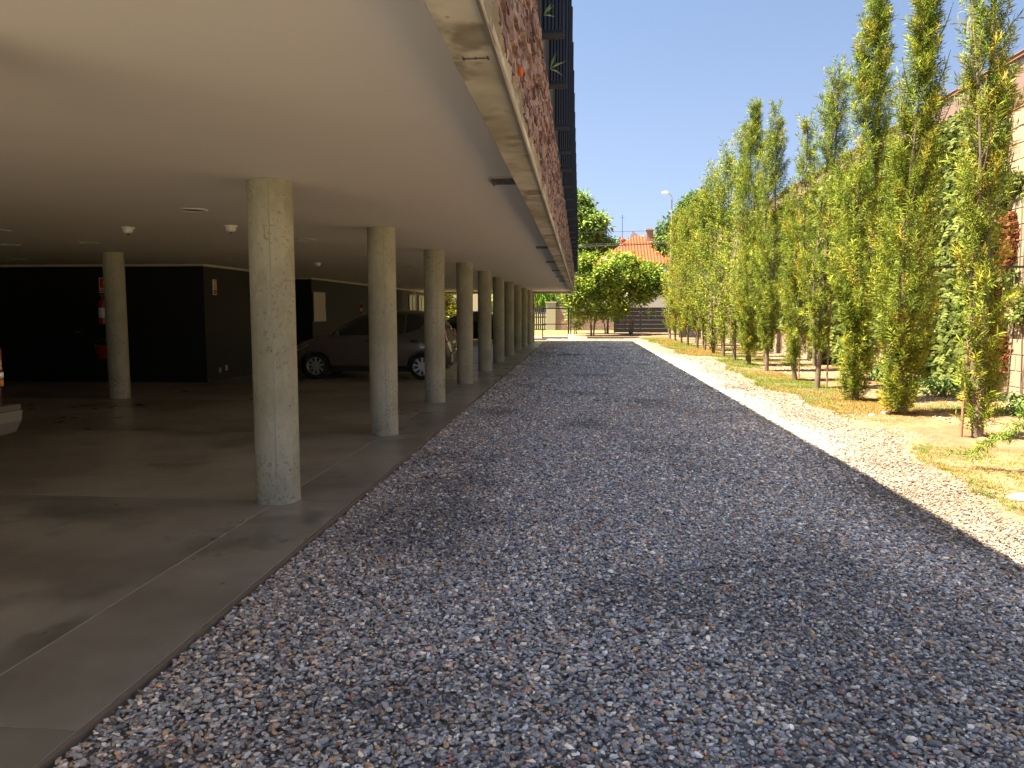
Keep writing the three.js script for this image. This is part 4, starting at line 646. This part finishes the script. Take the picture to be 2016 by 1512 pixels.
{ // red pickup, only a corner of its tail in view
  const t = thing('red_pickup', 'red pickup truck with grey step bumper cut off by the left edge', 'pickup', [-7.69, 0, -5.72]);
  const red = new THREE.MeshPhysicalMaterial({ color: lin(.22, .008, .012), roughness: .3, clearcoat: 1, clearcoatRoughness: .05 });
  const S = [[-2.4, .42, .62, .78, .72, .6], [-2.3, .34, .75, .92, .82, .7], [-1.3, .34, .92, 1.04, .85, .7], [-1.1, .34, .94, 1.08, .85, .66], [-.55, .34, .95, 1.5, .85, .6], [-.4, .34, .95, 1.56, .85, .6], [.5, .34, .95, 1.56, .85, .6], [.62, .34, .95, 1.5, .85, .6], [.72, .34, .92, 1.06, .85, .78], [2.30, .34, .95, 1.08, .85, .79], [2.36, .36, .95, 1.07, .84, .78]];
  mesh('body', loftBody(S, [-1.45, 1.45], .34, .85), red, t);
  for (const s of [1, -1]) {
    for (const x of [-1.45, 1.45]) wheel(t, x, s * .74, .34, s);
    const w = poly(S, [[-.6, 1.02], [-.35, 1.44], [.48, 1.46], [.48, 1.02]]); mesh('side_window', s > 0 ? w : mirrorZ(w), glass, t);
    const tl = mesh('tail_light', rbox(2.30, 2.385, .90, 1.12, s * .70, s * .855, .015), tailRed, t);
    mesh('reverse_lens', rbox(2.30, 2.392, .832, .896, s * .70, s * .86, .012), lensClear, tl); mesh('amber_lens', rbox(2.30, 2.39, .76, .829, s * .70, s * .857, .012), amber, tl); mesh('lamp_gap', box(2.3, 2.37, .74, .757, s * .7, s * .85), plastic, tl);
    mesh('door_seam', s > 0 ? lineOn(S, [[.5, .42], [.5, .7], [.5, .95]]) : mirrorZ(lineOn(S, [[.5, .42], [.5, .7], [.5, .95]])), plastic, t);
  }
  mesh('windscreen', overTop(S, -1.05, -.6, .9), glass, t); mesh('tailgate', rbox(2.355, 2.378, .5, 1.04, -.66, .66, .008), red, t);
  mesh('bumper_top', rbox(2.30, 2.545, .535, .60, -.86, .86, .02), std([.16, .13, .115], .55), t);
  const bf = new THREE.Shape([new THREE.Vector2(2.32, .30), new THREE.Vector2(2.47, .345), new THREE.Vector2(2.53, .45), new THREE.Vector2(2.545, .533), new THREE.Vector2(2.32, .533)]);
  mesh('bumper_face', new THREE.ExtrudeGeometry(bf, { depth: 1.7, bevelEnabled: true, bevelSize: .01, bevelThickness: .01, bevelSegments: 2 }).translate(0, 0, -.85), std([.42, .41, .40], .35, { metalness: .6 }), t);
}
// ------------------------------------------------------------------ fittings in the garage
{
  const lamps = [[-3.66, -7.05, 'nearest recessed round ceiling light', .1], [-3.65, -10.05, 'second recessed round ceiling light left of the columns', .1], [-3.65, -13.2, 'third recessed round ceiling light left of the columns', .1], [-3.65, -16.2, 'fourth recessed round ceiling light left of the columns', .1], [-3.65, -19.3, 'fifth recessed round ceiling light left of the columns', .1], [-6.86, -10.25, 'recessed round ceiling light before the inner column', .1], [-8.2, -10.45, 'recessed round ceiling light at the left edge', .1], [-6.89, -8.6, 'recessed round ceiling light at the extreme left edge', .1], [-6.8, -14.3, 'recessed round ceiling light near the black wall corner', .1], [-10.3, -13.3, 'recessed round ceiling light above the black door', .1], [-5.7, -19.15, 'recessed round ceiling light above the grey car', .1]];
  for (const [x, z, l, r] of lamps) { const t = thing('ceiling_light', l, 'ceiling light', [x, CEIL, z], 'recessed ceiling lights'); mesh('trim_ring', new THREE.LatheGeometry([[.098, -.001], [.106, -.012], [.13, -.010], [.134, -.001]].map(([a, b]) => new THREE.Vector2(a, b)), 32), M.white, t); mesh('lens', new THREE.CylinderGeometry(.099, .099, .004, 32).translate(0, -.003, 0), std([.10, .09, .075], .3), t); }
  [[-5.16, -8.42, 'white round detector on the ceiling, left one of the pair'], [-3.92, -8.38, 'white round detector on the ceiling beside the nearest column'], [-5.19, -14.85, 'white round detector on the ceiling above the grey car']].forEach(([x, z, l]) => { const t = thing('smoke_detector', l, 'detector', [x, CEIL - .001, z], 'ceiling detectors'); mesh('base', new THREE.CylinderGeometry(.075, .08, .018, 28).translate(0, -.009, 0), M.white, t); mesh('head', new THREE.LatheGeometry([[0, -.075], [.03, -.074], [.05, -.062], [.056, -.045], [.058, -.018]].map(([a, b]) => new THREE.Vector2(a, b)), 28), M.white, t); mesh('sensor', new THREE.CylinderGeometry(.018, .014, .016, 14).translate(0, -.08, 0), plastic, t); });
  const sign = (w, h, draw) => { const c = document.createElement('canvas'); c.width = w; c.height = h; draw(c.getContext('2d'), w, h); const t = new THREE.CanvasTexture(c); t.colorSpace = THREE.SRGBColorSpace; return std([1, 1, 1], .5, { map: t }); };
  const board = (name, label, w, h, d, m, pos, ry, cat = 'sign') => { const t = thing(name, label, cat, pos); t.rotation.y = ry; mesh('backing', box(-w / 2, w / 2, -h / 2, h / 2, 0, d), M.white, t); const g = new THREE.PlaneGeometry(w - .004, h - .004).translate(0, 0, d + .002); mesh('print', g, m, t); return t; };
  board('safety_sign', 'small cream and orange safety sign on the black wall corner', .17, .32, .006, sign(128, 240, (c, w, h) => { c.fillStyle = '#e2c58f'; c.fillRect(0, 0, w, h); c.fillStyle = '#d2693a'; c.fillRect(6, h * .66, w - 12, h * .31); c.strokeStyle = '#3a2a1c'; c.lineWidth = 9; c.beginPath(); c.arc(w * .55, h * .17, 26, 3.6, 6.9); c.stroke(); c.beginPath(); c.moveTo(w * .42, h * .22); c.lineTo(w * .62, h * .37); c.stroke(); c.beginPath(); c.arc(w * .55, h * .47, 25, 4.2, 9.6); c.stroke(); c.fillStyle = '#7a2b16'; for (let i = 0; i < 3; i++) c.fillRect(14, h * (.70 + i * .085), w - 28, 8); }), [-7.59, 1.95, -15.38], Math.PI / 2);
  board('extinguisher_sign', 'red and white fire sign half hidden by the inner column', .2, .31, .006, sign(128, 200, (c, w, h) => { c.fillStyle = '#e8dccb'; c.fillRect(0, 0, w, h); c.fillStyle = '#c0201a'; c.fillRect(10, 10, w - 20, h * .62); c.fillRect(10, h * .72, w - 20, h * .22); c.fillStyle = '#e8dccb'; c.fillRect(56, 34, 26, 72); for (let i = 0; i < 2; i++) c.fillRect(18, h * (.76 + i * .08), w - 36, 6); }), [-9.72, 1.98, -14.925], 0);
  const ext = (label, pos, s = 1) => { const t = thing('fire_extinguisher', label, 'extinguisher', pos, 'wall extinguishers'); const er = std([.30, .012, .012], .3); mesh('cylinder', new THREE.LatheGeometry([[0, 0], [.07, 0], [.08, .02], [.08, .42], [.06, .49], [.025, .52], [.025, .56]].map(([a, b]) => new THREE.Vector2(a * s, b * s)), 24), er, t); mesh('valve', mg([box(-.02, .02, .56 * s, .60 * s, -.02, .02), box(-.06, .03, .60 * s, .615 * s, -.015, .015)]), M.steel, t); mesh('paper_label', new THREE.CylinderGeometry(.0815 * s, .0815 * s, .2 * s, 24, 1, true, -1.6, 3.2).translate(0, .24 * s, 0), M.white, t); mesh('hose', taper([V(.03, .57 * s, .01), V(.1 * s, .5 * s, .03), V(.1 * s, .3 * s, .05), V(.09 * s, .12 * s, .05)], .01, .012, 10, 6), plastic, t); return t; };
  ext('red extinguisher with white label half hidden by the inner column', [-9.70, 1.18, -14.82]);
  ext('red extinguisher on the charcoal wall above the grey car', [-7.48, 1.36, -25.75], .62);
  const hz = thing('hose_bucket', 'red bucket hanging on the black wall beside the inner column', 'bucket', [-9.72, .48, -14.76]); mesh('bucket_body', new THREE.LatheGeometry([[0, 0], [.09, 0], [.145, .27], [.15, .275], [.14, .28]].map(([a, b]) => new THREE.Vector2(a, b)), 28), std([.20, .008, .014], .4, { side: THREE.DoubleSide }), hz); mesh('handle', new THREE.TorusGeometry(.14, .005, 5, 20, Math.PI).translate(0, .275, 0), M.steel, hz);
  [[-15.48, .21, 'grey wall socket low on the charcoal side wall'], [-15.78, .24, 'pale wall socket low on the charcoal side wall']].forEach(([z, y, l], i) => { const t = thing('wall_socket', l, 'socket', [-7.59, y, z], 'sockets on the side wall'); mesh('plate', rbox(0, .012, -.055, .055, -.045, .045, .004), i ? std([.55, .52, .42], .5) : std([.26, .25, .23], .5), t); mesh('outlet', rbox(.012, .015, -.025, .025, -.022, .022, .001), std([.4, .38, .32], .5), t); });
  const n = thing('paper_notice', 'large creased white sheet taped to the charcoal wall', 'notice', [-7.585, 1.58, -21.75]); { const g = new THREE.PlaneGeometry(1.02, .84, 26, 20), p = g.attributes.position; for (let i = 0; i < p.count; i++) { const x = p.getX(i), y = p.getY(i); p.setZ(i, .008 + .03 * noise2f(x * 4 + 3, y * 4, 6) + .012 * Math.abs(((x * 2 + y * 1.2) % .35))); } g.rotateY(Math.PI / 2); g.computeVertexNormals(); mesh('sheet', g, std([.62, .56, .47], .6, { side: THREE.DoubleSide }), n); mesh('tape', mg([box(0, .006, .42, .45, -.53, .53), box(0, .006, -.45, -.42, -.53, .53)]), std([.16, .08, .05], .7), n); }
  const cam = thing('security_camera', 'small white security camera under the ceiling by the glazed doors', 'camera', [-7.56, 2.30, -33.9]); mesh('housing', new THREE.CylinderGeometry(.035, .035, .2, 14).rotateX(1.2).translate(.14, -.03, .04), M.white, cam); mesh('bracket', taper([V(0, .03, 0), V(.08, .03, .01), V(.14, -.01, .03)], .012, .012, 6, 6), M.white, cam);
  const k = thing('white_kerb', 'low white concrete kerb on the garage floor in front of the black car', 'kerb', [-5.1, 0, -34.6]); mesh('kerb_stone', rbox(-1.2, 1.25, .002, .17, -.08, .08, .02), M.white, k); mesh('black_mark', box(.38, .6, .171, .174, -.06, .06), plastic, k);
  // things growing on and stuck to the facade
  [[-6.02, 3.29, .17, 'long-leaved weed sprouting from the top of the brick band', 1], [-4.95, 3.29, .11, 'smaller weed sprouting from the brick band near the frame top', 2]].forEach(([z, y, s, l, q]) => { const t = thing('facade_weed', l, 'weed', [-.245, y, z], 'weeds on the brick band'), R = rng(q), lv = []; for (let i = 0; i < 3; i++) { const d = V(.25 + R() * .5, .1 + i * .5, (R() - .5) * 1.2).normalize(); lv.push([V(0, 0, 0), d, s * (.6 + .6 * R()), s * .12, s * .25 * R(), d.clone().cross(V(0, .3, 1)).normalize()]); } mesh('leaves', leafGeo(lv), leafMat([.34, .42, .17]), t); });
  const o = thing('orange_lump', 'small bright orange lump stuck on the concrete edge', 'lump', [-.247, 2.41, -3.16]); { const g = new THREE.IcosahedronGeometry(.02, 3), p = g.attributes.position; for (let i = 0; i < p.count; i++) { const r = 1 + .4 * (noise2f(p.getX(i) * 60 + 5, p.getY(i) * 60 + p.getZ(i) * 40, 3) - .5); p.setXYZ(i, p.getX(i) * r * .6, p.getY(i) * r, p.getZ(i) * r); } g.computeVertexNormals(); mesh('lump_body', g, std([.62, .12, .02], .7), o); }
  const d = thing('drain_cover', 'thin dark drain grate lying across the far gravel', 'drain', [-.35, -.02, -25.6]); mesh('grate', rbox(-.38, .38, -.01, .03, -.05, .05, .004), M.darkMetal, d);
}
renderer.render(scene, camera);
